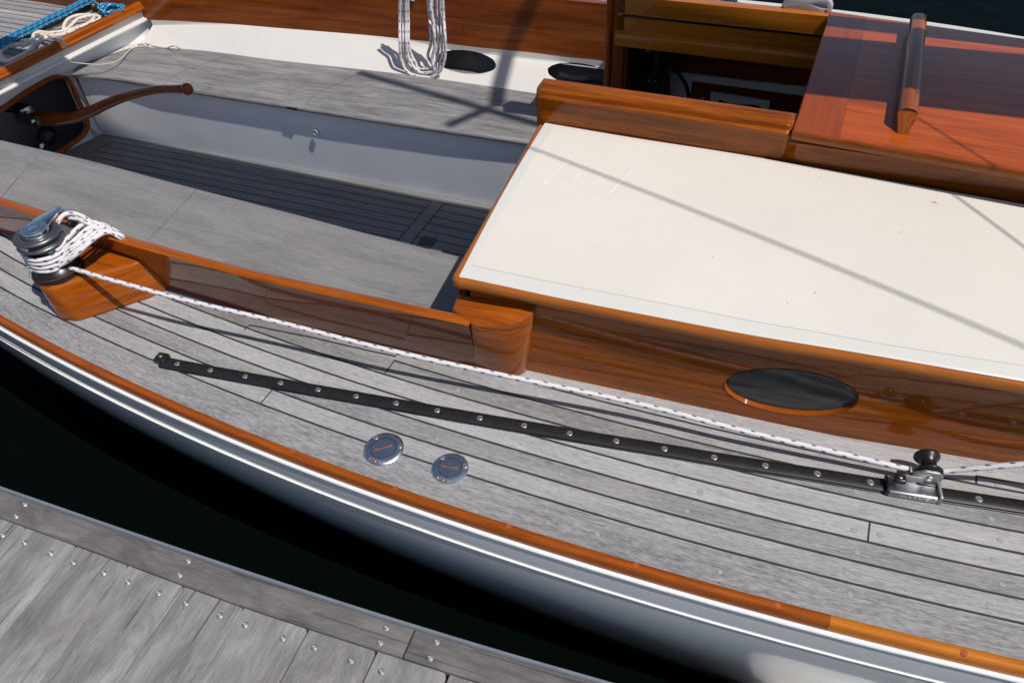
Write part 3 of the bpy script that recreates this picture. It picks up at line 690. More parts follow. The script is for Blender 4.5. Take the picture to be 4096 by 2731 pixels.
# ---- genoa car
M['carbody'] = plain('bluish_car_steel', (0.34, 0.36, 0.39), 0.38, metal=1.0, noise=0.3, nscale=60)
cc = P(3640, 1975, 0.0); 
j = min(range(len(tpath)), key=lambda i: (tpath[i]-cc).length); cc = tpath[j].copy(); cx = frames(tpath)[j]; cy = Vector((-cx.y, cx.x, 0))
car = pivot('genoa_car', cc, boat); car['label'] = 'steel sheet lead car with black roller'
c0 = P(3630, 1985, 0.012); o_ = ST(c0)
def carp(a, b_, z): return cc + cx*a + cy*b_ + UPZ*z
# body: low trough with side walls
LB = 0.100
m_ = sweep([carp(-LB/2, 0, 0), carp(LB/2, 0, 0)], [(0.021, 0.002), (0.021, 0.016), (0.016, 0.0185), (0.006, 0.016), (-0.006, 0.016), (-0.016, 0.0185), (-0.021, 0.016), (-0.021, 0.002)])
o = m_.build('car_body', M['carbody'], car); fixn(o); bevel(o, 0.0015, 2)
m_ = MB(); box(carp(LB/2-0.003, 0, 0.002), cx, cy, UPZ, 0.007, 0.044, 0.022, m_); o = m_.build('end_lip', M['cast'], car); bevel(o, 0.002, 2)
m_ = MB(); box(carp(-LB/2-0.003, 0, 0.002), cx, cy, UPZ, 0.005, 0.040, 0.020, m_); o = m_.build('end_bumper', M['blackp'], car); bevel(o, 0.002, 2)
# side cheek with plunger
out = [(-0.048, 0.014), (-0.030, 0.034), (-0.018, 0.038), (0.012, 0.038), (0.02, 0.014)]
m_ = plate(out, [], lambda u, v, w_: carp(u, 0.016-w_, v), 0.005); o = m_.build('cheek', M['cast'], car); fixn(o); bevel(o, 0.001, 2)
pk = P(3603, 1908, 0.047)
m_ = MB(); box(pk-UPZ*0.013, cx, cy, UPZ, 0.023, 0.020, 0.013, m_); o = m_.build('stop_knob', M['blackp'], car); bevel(o, 0.004, 3)
lathe(pk, UPZ, [(0.004, 0.0), (0.004, 0.0006), (0.0015, 0.0008)], 16).build('knob_bolt', M['steel'], car, sm=True)
# roller: an hourglass sheave on a leaning axle between cheek plates
rc1 = P(3700, 1888, 0.050)
vert_ax = (cy*0.993 + UPZ*0.10).normalized()
sheave_c = P(3712, 1862, 0.046)
lathe(sheave_c-vert_ax*0.0175, vert_ax, [(a*0.9, b*0.92) for a, b in [(0.008, 0), (0.0285, 0.0), (0.0298, 0.003), (0.0285, 0.006), (0.0200, 0.012), (0.0178, 0.020), (0.0200, 0.030), (0.0270, 0.038), (0.0285, 0.042), (0.027, 0.046), (0.017, 0.049), (0.0001, 0.0495)]], 40).build('roller', M['blackp'], car, sm=True)
# cheek plate facing the viewer
pc = sheave_c - vert_ax*0.020 - UPZ*0.004
px_ = cx; py_ = vert_ax.cross(cx).normalized()
if py_.z > 0: py_ = -py_
out = [(u_, v_*1.15) for u_, v_ in ((-0.030, -0.008), (-0.012, -0.019), (0.014, -0.018), (0.026, -0.006), (0.024, 0.014), (0.018, 0.024), (-0.012, 0.026), (-0.034, 0.018))]
m_ = plate(out, [], lambda u, v, w_: pc+px_*u+py_*v-vert_ax*w_, 0.007); o = m_.build('cheek_plate', M['cast'], car); fixn(o); bevel(o, 0.002, 2)
lathe(pc-vert_ax*0.007+px_*0.001-py_*0.0, -vert_ax, [(0.0070, 0), (0.0070, 0.0015), (0.0055, 0.003), (0.0001, 0.0032)], 24).build('axle_pin', M['steel'], car, sm=True)
m_ = MB(); box(pc+vert_ax*0.000-px_*0.033+py_*0.012, px_, py_, vert_ax, 0.005, 0.030, 0.016, m_); o = m_.build('cheek_arm', M['cast'], car); bevel(o, 0.0015, 2)
m_ = MB(); box(pc+px_*0.002+py_*0.018-UPZ*0.030, cx, cy, UPZ, 0.040, 0.024, 0.028, m_); o = m_.build('car_pivot', M['blackp'], car); bevel(o, 0.003, 2)
def text(s, size, o_, X, Y, Z, mt, parent, name='lettering', ext=0.0004, sx=1.0):
    cu = D.curves.new('t', 'FONT'); cu.body = s; cu.size = size; cu.extrude = ext; cu.align_x = 'CENTER'; cu.align_y = 'CENTER'; cu.offset = size*0.02
    to = D.objects.new('t', cu); COL.objects.link(to); bpy.context.view_layer.update()
    me = D.meshes.new_from_object(to.evaluated_get(bpy.context.evaluated_depsgraph_get())); D.objects.remove(to)
    return mk(name, [o_+X*(v.co.x*sx)+Y*v.co.y+Z*v.co.z for v in me.vertices], [tuple(p.vertices) for p in me.polygons], mt, parent)
nf = -cy
text('HARKEN', 0.013, carp(0.006, -0.0214, 0.0085), cx, UPZ, nf, M['steel'], car, sx=1.35)
# ---- deck filler caps
def filler(px, py, r, word, ang, wang):
    c_ = P(px, py, 0.002); fc = pivot('deck_filler_cap', c_, boat)
    fc['label'] = 'round steel deck filler marked '+word
    lathe(c_, UPZ, [(r, -0.002), (r, 0.0), (r*0.97, 0.0022), (r*0.80, 0.0040), (r*0.64, 0.0043), (r*0.63, 0.0036), (r*0.615, 0.0036), (r*0.605, 0.0042), (0.0001, 0.0044)], 56).build('flange', M['fillsteel'], fc, auto=45)
    lathe(c_, UPZ, [(r*0.64, 0.0042), (r*0.628, 0.0047), (r*0.61, 0.0042)], 48).build('lid_gap', M['hole'], fc, sm=True)
    zt = UPZ*0.0046; a = Vector((math.cos(ang), math.sin(ang), 0)); b_ = Vector((-a.y, a.x, 0))
    m_ = MB(); box(c_+zt-UPZ*0.0004, a, b_, UPZ, r*0.72, r*0.055, 0.0005, m_)
    for q in (-1, 1): lathe(c_+zt+a*(q*r*0.36)-UPZ*0.0003, UPZ, [(r*0.07, 0.0005), (0.0001, 0.0006)], 14, m_)
    m_.build('key_slot', M['rust'], fc)
    for k_ in range(3):
        an = wang+math.radians(180+(-60, 60, 180)[k_])+math.radians((0, 0, 0)[k_]); q = c_+Vector((math.cos(an), math.sin(an), 0))*r*0.80+UPZ*0.0040
        s_ = D.objects.new('flange_screw', tsm); COL.objects.link(s_); s_.parent = fc; s_.location = q-WP[fc.name]; s_.scale = (0.8, 0.8, 1); s_.rotation_euler.z = an
    X_ = Vector((-math.sin(wang), math.cos(wang), 0)); q = c_+Vector((math.cos(wang), math.sin(wang), 0))*r*0.80+UPZ*0.0042
    Y_ = -Vector((math.cos(wang), math.sin(wang), 0))
    m_ = MB(); box(q-UPZ*0.0006, X_, Y_, UPZ, r*0.50, r*0.2, 0.0006, m_); m_.build('word_panel', M['rust'], fc)
    text(word, r*0.22, q+UPZ*0.0004, X_, Y_, UPZ, M['steel'], fc, ext=0.0002)
filler(1535, 1795, 0.0465, 'DIESEL', math.radians(14), math.radians(-118))
filler(1801, 1873, 0.0415, 'WATER', math.radians(-14), math.radians(-118))
# ---- cabin side with oval port
zc_t = 0.262
A0 = P(2110, 1482, 0); 
def cab_side(s, z): 
    return W(s, cab_t(s) + 0.002*(z/0.26), z)
# 2-D (s, z)
pc_ = None
pO = W(0, cab_t(0.07), 0); dsd = (W(0.167, 1.208, 0)-W(-0.219, 1.181, 0)).normalized(); nn = Vector((0, 0, 1)).cross(dsd); 
leanv = Vector((0, 0, 0.26)) + W(0, 0.002, 0)
pln = dsd.cross(leanv).normalized()
def onside(x, y): return PP(x, y, pO, pln)
cO = onside(3170, 1553); le = onside(2906, 1510); re_ = onside(3433, 1598); tp_ = onside(3090, 1464); bt_ = onside(3215, 1658)
so_, zo = ST(cO)[0], cO.z
a_ = (ST(re_)[0]-ST(le)[0])/2; b_o = (abs(tp_.z-bt_.z))/2
tilt = math.atan2(re_.z-le.z, ST(re_)[0]-ST(le)[0])*0
NE = 56
def ell(a, b, k=1.0): return [(so_+a*k*math.cos(2*math.pi*i/NE), zo+b*k*math.sin(2*math.pi*i/NE)) for i in range(NE)]
def sside(x, y, off): p = PP(x, y, pO+W(0, off, 0), pln); return (ST(p)[0], p.z)
def pell(cx_, cy_, rx, ry, tl, off):
    L_ = []
    for i in range(NE):
        a = -2*math.pi*i/NE; x, y = rx*math.cos(a), ry*math.sin(a); L_.append(sside(cx_+x*math.cos(tl)-y*math.sin(tl), cy_+x*math.sin(tl)+y*math.cos(tl), off))
    return L_
E1 = pell(3169, 1560, 270, 88, 0.115, 0.0); E2 = pell(3170, 1552, 263, 78, 0.115, 0.010)
top_line = [(s_, zc_t) for s_ in (-0.60+0.1*i for i in range(0, 36))]
outl = [(-0.66+0.0, -0.003)] + [(s_, -0.003) for s_ in (-0.5+0.1*i for i in range(0, 34))] + list(reversed([(s_, zc_t) for s_ in (-0.5+0.1*i for i in range(0, 34))])) + [(-0.66, zc_t)]
m_ = plate(outl, [E1], lambda u, v, w_: cab_side(u, v)+W(0, w_, 0), 0.0)
side = m_.build('cabin_side', M['cabside'], boat, sm=True); 
# port recess wall and glass
m_ = MB(); vs = []; 
for i in range(NE+1):
    u, v = E1[i % NE]; u2, v2 = E2[i % NE]; p = cab_side(u, v); q = cab_side(u2, v2)+W(0, 0.010, 0); pr_ = p.lerp(q, -0.06); vs += [p - W(0, 0.0015, 0)*1, q]
m_.add(vs, [(2*i, 2*i+1, 2*i+3, 2*i+2) for i in range(NE)], [(i*0.02, j_*0.02) for i in range(NE+1) for j_ in (0, 1)])
port = m_.build('oval_port', M['orange'], boat, sm=True)
m_ = MB(); m_.add([cab_side(u, v)+W(0, 0.0095, 0) for u, v in E2], [tuple(range(NE))]); m_.build('port_glass', M['glass'], port)
# far cabin side (for completeness)
rows = [[W(s_, 2.84-0.02*max(0, s_), z) for s_ in (-0.70+0.12*i for i in range(25))] for z in (0.0, 0.245)]
grid(rows).build('cabin_side', M['mahogd'], boat)
# half-round trim along roof edge, round the corner and across the aft end
ne = [(1850, 1112), (2100, 1160), (2702, 1279), (3000, 1336), (3396, 1401), (3746, 1461), (4096, 1521)]
npts = [P(x, y, 0.27) for x, y in ne]
ext_n = [npts[-1] + (npts[-1]-npts[-2]).normalized()*0.5*i + W(0, 0.03*i*i, 0) for i in range(1, 6)]
aft_n = P(1826, 1100, 0.272); aft_f = P(2166, 497, 0.338)
def roof_t(s, f):                     # near roof edge (outer white edge)
    return None
edge_near = npts+ext_n
crn = P(1832, 1107, 0.27)
edge_path = list(reversed(smooth([P(1862, 1112, 0.27)]+npts[1:]+ext_n, 90))) + [P(1842, 1112, 0.27), P(1830, 1106, 0.27), P(1829, 1094, 0.272)] + smooth([P(1838, 1078, 0.272), P(1925, 925, 0.292), P(2040, 722, 0.318), P(2166, 497, 0.338)], 26)
tr_path = [p-UPZ*0.016 for p in edge_path]
hr = [(math.cos(a)*0.013, math.sin(a)*0.015) for a in [-math.pi/2+i*math.pi/8 for i in range(9)]]
hr = hr + [(-0.020, 0.008), (-0.020, -0.010)]
sweep(tr_path, [(-a, b_) for a, b_ in reversed(hr)]).build('roof_trim', M['honey'], boat, auto=60)
# roof surface
ro_far = [P(x, y, 0.34) for x, y in ((2180, 492), (2542, 553), (2929, 613), (3238, 666), (3555, 724), (4096, 818))]
ro_far += [ro_far[-1]+(ro_far[-1]-ro_far[-2]).normalized()*0.5*i for i in range(1, 6)]
NR = 70
E_n = smooth([P(1838, 1102, 0.27)]+npts[1:]+ext_n, NR); E_f = smooth(ro_far, NR)
# make forward ends comparable by sampling on s
def at_s(path, s):
    for a, b_ in zip(path, path[1:]):
        sa, sb = ST(a)[0], ST(b_)[0]
        if sb >= s: return a.lerp(b_, (s-sa)/(sb-sa) if sb != sa else 0)
    return path[-1]
def roofp(f, g, inset_n=0.0, inset_f=0.0, lift=0.0):
    """f 0..1 along, g 0..1 across"""
    s0 = ST(E_n[0])[0]*(1-g)+ST(E_f[0])[0]*g; s1 = 2.2; s_ = s0+(s1-s0)*f
    a = at_s(E_n, s_); b_ = at_s(E_f, s_)
    p = a.lerp(b_, g); crown = 0.012*math.sin(math.pi*g); return Vector((p.x, p.y, p.z+crown+lift))
rows = []
for g in [0, 0.01, 0.03, 0.06, 0.1]+[0.1+0.9*i/14 for i in range(1, 15)]:
    rows.append([roofp(i/NR, g) for i in range(NR+1)])
lipr = [Vector((p.x, p.y, p.z-0.010)) for p in rows[0]]
o_n = [p + W(0, -0.004, 0) - UPZ*0.005 for p in rows[0]]
rr_ = [lipr, o_n]+rows
m_ = grid(rr_)
# aft lip
al = [r[0] for r in rows]; m_ = grid([al, [p+W(-0.004, 0, -0.005) for p in al], [p-UPZ*0.012 for p in al]], m=m_)
grid([lipr, [p+W(0, 0.075, 0) for p in lipr]], m=m_); grid([[p-UPZ*0.012 for p in al], [p+W(0.05, 0, -0.012) for p in al]], m=m_)
m_.build('cabin_roof', M['white'], boat, auto=50)
# cream non-skid panel set on the roof
cn = [(1888, 1060), (2100, 1105), (2712, 1224), (3070, 1294), (3300, 1332), (3466, 1363), (4096, 1461)]
cf = [(2216, 506), (2542, 563), (2929, 623), (3400, 704), (4096, 832)]
def lift(x, y, e=0.0015):             # onto the roof surface: iterate
    z = 0.3
    for _ in range(12):
        p = P(x, y, z); s_ = ST(p)[0]; a = at_s(E_n, s_); b_ = at_s(E_f, s_); ta, tb_, t_ = ST(a)[1], ST(b_)[1], ST(p)[1]
        g = (t_-ta)/(tb_-ta); z = a.z+(b_.z-a.z)*g+0.012*math.sin(math.pi*max(0, min(1, g)))+e
    return P(x, y, z)
CNp = [lift(*q) for q in cn]; CFp = [lift(*q) for q in cf]
for L_ in (CNp, CFp): L_ += [L_[-1]+(L_[-1]-L_[-2]).normalized()*0.5*i for i in range(1, 4)]
CNs = smooth(CNp, 80); CFs = smooth(CFp, 80)
rows = []
for g in [i/12 for i in range(13)]:
    row = []
    s0 = ST(CNs[0])[0]*(1-g)+ST(CFs[0])[0]*g
    for i in range(61):
        s_ = s0+(1.9-s0)*i/60; a = at_s(CNs, s_); b_ = at_s(CFs, s_); p = a.lerp(b_, g)
        ea, eb = at_s(E_n, s_), at_s(E_f, s_); gg = (ST(p)[1]-ST(ea)[1])/(ST(eb)[1]-ST(ea)[1])
        z = ea.z+(eb.z-ea.z)*gg+0.012*math.sin(math.pi*max(0, min(1, gg)))+0.0010; row.append(Vector((p.x, p.y, z)))
    rows.append(row)
m_ = grid(rows); 
rim = rows[0]; 
m_.build('nonskid_panel', M['cream'], boat, auto=50)
def roofz(p):
    s_ = ST(p)[0]; a = at_s(E_n, s_); b_ = at_s(E_f, s_); return a
# worn paint scratches on the cream panel (thin paint films)
Mscr = plain('chalky_paint_scuff', (0.80, 0.81, 0.82), 0.5, noise=0.1)
m_ = MB()
def film(pts, wd):
    q = [lift(x, y, 0.0016) for x, y in pts]; T = frames(q); vs = []
    for i, (p, t) in enumerate(zip(q, T)):
        n_ = Vector((t.y, -t.x, 0)).normalized(); ww = wd/2*random.uniform(0.4, 1.3)
        vs += [p+n_*ww, p-n_*ww]
    m_.add(vs, [(2*i, 2*i+2, 2*i+3, 2*i+1) for i in range(len(q)-1)])
def dense(a, b_, k): return [(a[0]+(b_[0]-a[0])*i/k, a[1]+(b_[1]-a[1])*i/k) for i in range(k+1)]
film(dense((2285, 632), (2180, 728), 14), 0.0022); film(dense((2320, 690), (2296, 720), 5), 0.0016); film(dense((2420, 692), (2358, 748), 8), 0.0014)
film(dense((2530, 682), (2432, 778), 14), 0.0022); film(dense((2405, 710), (2475, 736), 9), 0.0016); film(dense((2250, 708), (2296, 722), 6), 0.0014)
for cx_, cy_, rr0 in ((2398, 806, 17), (2184, 730, 9)):
    for _ in range(26):
        a = random.uniform(0, 6.28); r_ = rr0*math.sqrt(random.random())*1.2; x, y = cx_+math.cos(a)*r_*1.3, cy_+math.sin(a)*r_*0.9
        ww = random.uniform(1.2, 3.5); q = [lift(x+ww*math.cos(k*1.047), y+ww*0.8*math.sin(k*1.047), 0.0016+_*0.00001) for k in range(6)]; m_.add(q, [tuple(range(6))])
m_.build('paint_scuffs', Mscr, boat)
Mtan = plain('tan_speck', (0.42, 0.34, 0.24), 0.8, noise=0.3, nscale=120)
for x, y, w1, h1, a1 in ((3735, 808, 16, 4, -0.1), (3745, 812, 9, 3, 0.4), (3605, 930, 5, 3, 0.5), (3610, 898, 2, 2, 0), (2755, 893, 5, 2, 0.8), (3393, 890, 4, 2, 0.5), (2533, 1125, 3, 2, 0), (2853, 1030, 5, 3, -0.6), (3260, 1170, 10, 2, 0.5), (2910, 712, 3, 2, 0), (3283, 706, 6, 2, -0.3), (3855, 1120, 3, 2, 0.3), (2390, 990, 2, 2, 0), (3510, 1060, 3, 1.5, 0), (3150, 1210, 7, 1.5, 0.6)):
    q = []
    for k in range(9):
        a = -2*math.pi*k/9; rr0 = random.uniform(0.6, 1.1); dx, dy = math.cos(a)*w1*rr0*0.7, math.sin(a)*h1*rr0*0.7
        q.append(lift(x+dx*math.cos(a1)-dy*math.sin(a1), y+dx*math.sin(a1)+dy*math.cos(a1), 0.0016))
    m_ = MB(); m_.add(q, [tuple(range(9))]); m_.build('tan_speck', Mtan, boat)
# ---- companionway rails
rb = [p.copy() for p in ro_far]
def railmesh(base, zb, zf, mir=False): pass
cap_o = [P(x, y, 0.402) for x, y in ((2183, 398), (2660, 482), (3139, 564))]
d1 = (cap_o[-1]-cap_o[0]).normalized()
cap_o = [cap_o[0]+d1*2.9*i/40 for i in range(41)]
s_a = ST(cap_o[0])[0]
def R(t_, z, s0=-0.735, s1=2.2, k=40): return [W(s0+(s1-s0)*i/k, t_, z) for i in range(k+1)]
tq = 1.742
profn = [(0.0, 0.325), (0.0, 0.388), (-0.006, 0.391), (-0.006, 0.397), (0.003, 0.401), (0.005, 0.411), (0.011, 0.4155), (0.060, 0.418), (0.067, 0.412), (0.067, 0.30)]
def rails(name, t0_, sgn, mt, s0, s1=2.2, up=0.0):
    rows = [[W(s_, t0_+sgn*a, z+(up if z > 0.38 else 0)) for s_ in (s0+(s1-s0)*i/40 for i in range(41))] for a, z in profn]
    m_ = grid(rows); 
    m_.add([r[0] for r in rows], [tuple(range(len(rows)))], [(0, z) for a, z in profn]); m_.add([r[-1] for r in rows], [tuple(reversed(range(len(rows))))], [(0, z) for a, z in profn])
    o = m_.build(name, mt, boat, auto=35); fixn(o); return o
rails('companionway_rail', tq, 1, M['mahog'], -0.725, -0.068, 0.017)
rails('hatch_runner', tq, 1, M['mahog'], -0.0678, 2.2, -0.003)
# inner face of the far rail: stepped boards with a black slot and a lip
trf = 2.445
pf = [(0.040, 0.425), (0.0, 0.425), (0.0, 0.372), (-0.004, 0.370), (-0.004, 0.363), (0.0, 0.361), (0.0, 0.315), (-0.022, 0.312), (-0.026, 0.306), (-0.026, 0.272), (0.03, 0.268), (0.040, 0.268)]
pf = pf+[pf[0]]
rows = [[W(s_, trf+a-0.17*max(0.0, s_+0.04), z) for s_ in (-0.715+2.9*i/40 for i in range(41))] for a, z in pf]
m_ = grid(rows, flip=True); m_.add([r[0] for r in rows], [tuple(reversed(range(len(rows))))], [(0, z) for a, z in pf])
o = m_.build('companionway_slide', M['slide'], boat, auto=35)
m_ = MB(); grid([[W(s_, trf-0.0055, z) for s_ in (-0.70, -0.045)] for z in (0.3625, 0.3705)], m=m_, flip=False); m_.build('slide_gasket', M['blackp'], o)
# ---- sliding hatch
hn = [P(3172, 515, 0.46), P(4096, 690, 0.46)]
ZH = 0.436; sA, tn0 = ST(P(3172, 515, ZH)); tf0 = ST(P(3326, 44, ZH))[1]
def hz(t_): g = (t_-tn0)/(tf0-tn0); return ZH - 0.004 + 0.008*math.sin(math.pi*max(0, min(1, g)))
def ht(t_, s_): return t_ - (0.085*(s_-sA) if t_ < 2.0 else 0.13*(s_-sA)) * (1 if True else 0)
tsn = [tn0+(tf0-tn0)*i/14 for i in range(15)]
def hp(t_, s_, dz=0): 
    g = (t_-tn0)/(tf0-tn0); return W(s_, t_ - (0.06*(1-g)+0.12*g)*(s_-sA)*0.9, hz(t_)+dz)
hatch = pivot('sliding_hatch', W(sA, 2.03, ZH), boat); hatch['label'] = 'glossy varnished sliding hatch over the companionway'
SB = 0.105
m_ = grid([[hp(t_, s_) for t_ in tsn] for s_ in (sA, sA+0.003, sA+SB/2, sA+SB)])
# lower first row to round the edge
for i in range(15): m_.v[i] = m_.v[i]-UPZ*0.004
m_.add([hp(t_, sA, -0.004) for t_ in tsn]+[hp(t_, sA, -0.018) for t_ in tsn], [(i+1, i, i+15, i+16) for i in range(14)], [(t_, 0) for t_ in tsn]+[(t_, 0.02) for t_ in tsn])
m_.build('hatch_border', M['hatchd'], hatch, auto=50)
s_list = [sA+SB+0.0003+(2.3-SB)*i/24 for i in range(25)]
m_ = grid([[hp(t_, s_) for s_ in s_list] for t_ in tsn]); m_.build('hatch_panel', M['hatch'], hatch, auto=50)
# hatch sides: darker upper edge and pale lower board
sl_ = [sA+2.3*i/24 for i in range(25)]
r0 = [hp(tn0, s_) for s_ in sl_]; r1 = [hp(tn0, s_, -0.004)+W(0, -0.004, 0) for s_ in sl_]; r2 = [hp(tn0, s_, -0.014)+W(0, -0.003, 0) for s_ in sl_]
grid([r2, r1, r0]).build('hatch_edge', M['mahog'], hatch, auto=60)
r3 = [hp(tn0, s_, -0.0145)+W(0, 0.003, 0) for s_ in sl_]; r4 = [hp(tn0, s_, -0.026)+W(0, 0.004, 0) for s_ in sl_]; r5 = [hp(tn0, s_, -0.028)+W(0, 0.03, 0) for s_ in sl_]
m_ = grid([r5, r4, r3]); m_.add([r3[0], r4[0], W(sA+0.004, 2.38, r4[0].z), W(sA+0.004, 2.38, r3[0].z)], [(0, 1, 2, 3)]); m_.build('hatch_skirt', M['honey'], hatch, auto=60)
m_ = grid([[hp(tf0, s_)for s_ in sl_], [hp(tf0, s_, -0.035)for s_ in sl_]]); m_.build('hatch_far_side', M['mahog'], hatch)
# handle
hs0 = ST(P(3557, 529, hz(1.73)))[0]
ta, tb2 = tn0+0.05, tf0-0.05
path = [W(hs0+0.028+0.0*(t_-ta), t_, hz(t_)-0.001) for t_ in [ta+(tb2-ta)*i/20 for i in range(21)]]
profh = [(-0.012, 0), (-0.018, 0.022), (-0.022, 0.034), (-0.018, 0.044), (-0.008, 0.049), (0.008, 0.049), (0.018, 0.044), (0.022, 0.034), (0.018, 0.022), (0.012, 0)]
m_ = sweep(path, profh); K = len(profh)+1
for i, v in enumerate(m_.v):           # chamfer both ends
    if i >= len(path)*K: break
    r_, c_ = divmod(i, K)
    h_ = profh[c_ % len(profh)][1]
    if r_ == 0: m_.v[i] = v + W(0, 0.9*h_*0.9, 0)
    if r_ == len(path)-1: m_.v[i] = v - W(0, 0.9*h_*0.9, 0)
o = m_.build('hatch_handle', M['mahog'], hatch); fixn(o); bevel(o, 0.004, 3, 30)
# ---- bulkhead of the cabin below
sbk = -0.70
m_ = plate([(1.17, -0.40), (2.83, -0.40), (2.83, 0.24), (2.53, 0.33), (2.46, 0.36), (2.46, -0.16), (1.80, -0.16), (1.80, 0.33), (1.17, 0.235)], [], lambda u, v, w_: W(sbk+w_, u, v), 0.02)
fixn(m_.build('cabin_bulkhead', M['mahogd'], boat))
# vertical companionway post on the far side
pb = [(2486, 0), (2482, 300), (2478, 385)]
m_ = MB(); 
def vbox(s0, s1, t0_, t1, z0, z1, m):
    vs = [W(s_, t_, z) for z in (z0, z1) for t_ in (t0_, t1) for s_ in (s0, s1)]
    m.add(vs, [(0, 2, 3, 1), (4, 5, 7, 6), (0, 1, 5, 4), (2, 6, 7, 3), (0, 4, 6, 2), (1, 3, 7, 5)], [(v.z, ST(v)[0]+ST(v)[1]) for v in vs]); return m
vbox(-0.752, -0.735, 2.43, 2.50, -0.10, 0.50, m_); o = m_.build('companionway_post', M['orange'], boat); bevel(o, 0.003, 2)
m_ = MB(); vbox(-0.7345, -0.690, 2.445, 2.50, -0.10, 0.50, m_); o = m_.build('washboard_groove', M['mahogd'], boat); bevel(o, 0.002, 2)
# ---- cabin interior
tw_ = 2.80
m_ = MB()
grid([[W(-0.68, tw_, z), W(2.2, tw_, z)] for z in (-0.75, 0.24)], m=m_, flip=False)
grid([[W(-0.68, 1.25, -0.75), W(2.2, 1.25, -0.75)], [W(-0.68, tw_, -0.75), W(2.2, tw_, -0.75)]], m=m_)
grid([[W(-0.68, 1.30, z), W(2.2, 1.80, z)] for z in (-0.75, 0.24)], m=m_)
grid([[W(2.2, 1.2, z), W(2.2, tw_, z)] for z in (-0.75, 0.24)], m=m_)
grid([[W(-0.68, 2.52, 0.262), W(2.2, 2.52, 0.262)], [W(-0.68, tw_, 0.24), W(2.2, tw_, 0.24)]], m=m_)
m_.build('cabin_lining', varnish('cabin_lining_wood', (0.10, 0.028, 0.009), (0.22, 0.06, 0.014), (0.32, 0.10, 0.02), grain=20), boat)
# roof on the far side of the companionway
rows = [[W(s_, t_, z) for s_ in (-0.72, 0.5, 2.2)] for t_, z in ((2.486, 0.345), (2.72, 0.305), (2.845, 0.250))]
grid(rows).build('cabin_roof', M['cream'], boat)
# cream locker front with brown recess and drawer
O_ = W(0, tw_-0.02, 0)
def Q(x, y, off=0.0): return PP(x, y, W(0, tw_-0.02-off, 0), TN)
sc1 = 900/2352
def cr1(x, y): return (2450+x*sc1, y*sc1)
def poly(pts, name, mt, off, parent, th=0.012):
    a = [Q(*cr1(x, y), off) for x, y in pts]; b_ = [p+W(0, th, 0) for p in a]; m_ = prism(b_, a); o = m_.build(name, mt, parent); fixn(o); return o
lk = poly([(600, 770), (770, 770), (1400, 850), (2200, 930), (2200, 1030), (830, 850), (760, 1500), (600, 1500)], 'locker_front', M['creamin'], 0.0, boat)
poly([(838, 850), (2300, 1045), (2300, 1600), (790, 1500)], 'locker_panel', varnish('locker_wood', (0.10, 0.024, 0.007), (0.20, 0.05, 0.010), (0.30, 0.08, 0.016)), -0.012, lk)
poly([(1030, 965), (1645, 1065), (1600, 1400), (1000, 1300)], 'drawer_front', M['creamin'], 0.010, lk)
pth = smooth([Q(*cr1(x, y), 0.011) for x, y in ((1115, 1056), (1200, 1090), (1330, 1102), (1450, 1105), (1510, 1118), (1540, 1132))], 24)
tube(pth, 0.004, 8, rs=[0.0025+0.003*abs(math.cos(math.pi*i/23))**3 for i in range(24)]).build('drawer_slot', M['hole'], lk, sm=True)
lathe(Q(*cr1(942, 1040), 0.0), -TN, [(0.011, 0), (0.012, 0.003), (0.008, 0.004), (0.0001, 0.003)], 24).build('locker_lock', M['steel'], lk, sm=True)
# black instrument arm on the bulkhead side, with knob and cables
m_ = MB(); vbox(-0.689, -0.684, 2.53, 2.79, -0.75, 0.24, m_); m_.build('bulkhead_lining', M['creamin'], boat)
ta_ = 2.62
def A(x, y, t_=ta_): return PT(*cr1(x, y), t_)
arm = pivot('instrument_bracket', A(430, 700), boat)
def slab(pts, name, mt, t_, th, parent, bv=0.004):
    a = [A(x, y, t_) for x, y in pts]; b_ = [p+W(0, th, 0) for p in a]; o = prism(b_, a).build(name, mt, parent); fixn(o); bevel(o, bv, 2); return o
slab([(470, 345), (610, 350), (605, 430), (560, 640), (535, 720), (400, 760), (385, 600), (400, 480), (435, 400)], 'clamp_head', M['blackp'], ta_, 0.04, arm, 0.008)
slab([(395, 690), (545, 690), (530, 820), (500, 1000), (455, 1090), (200, 1090), (300, 880), (370, 770)], 'bracket_arm', M['blackp'], ta_+0.01, 0.03, arm)
slab([(245, 785), (325, 780), (330, 1000), (200, 1000)], 'bracket_base', M['hole'], ta_+0.02, 0.03, arm)
slab([(300, 430), (352, 430), (345, 500), (330, 560), (320, 640), (270, 635), (280, 540)], 'clamp_knob', M['blackm'], ta_-0.02, 0.03, arm, 0.006)
tube([A(335, 530, ta_), A(400, 535, ta_)], 0.008, 14).build('knob_spindle', M['steel'], arm, sm=True)
for q in ((384, 845), (450, 853)): lathe(A(*q, ta_+0.009), -TN, [(0.004, 0), (0.003, 0.002), (0.0001, 0.0022)], 14).build('bracket_bolt', M['steel'], arm, sm=True)
for dx in (0, 14, 28):
    pth = smooth([A(x+dx*0.6, y, ta_-0.005-dx*0.0003) for x, y in ((560, 380), (570, 560), (600, 660), (680, 770), (750, 870), (785, 980), (790, 1120))], 40)
    tube(pth, 0.0042, 8).build('cable', M['blackp'], arm, sm=True)
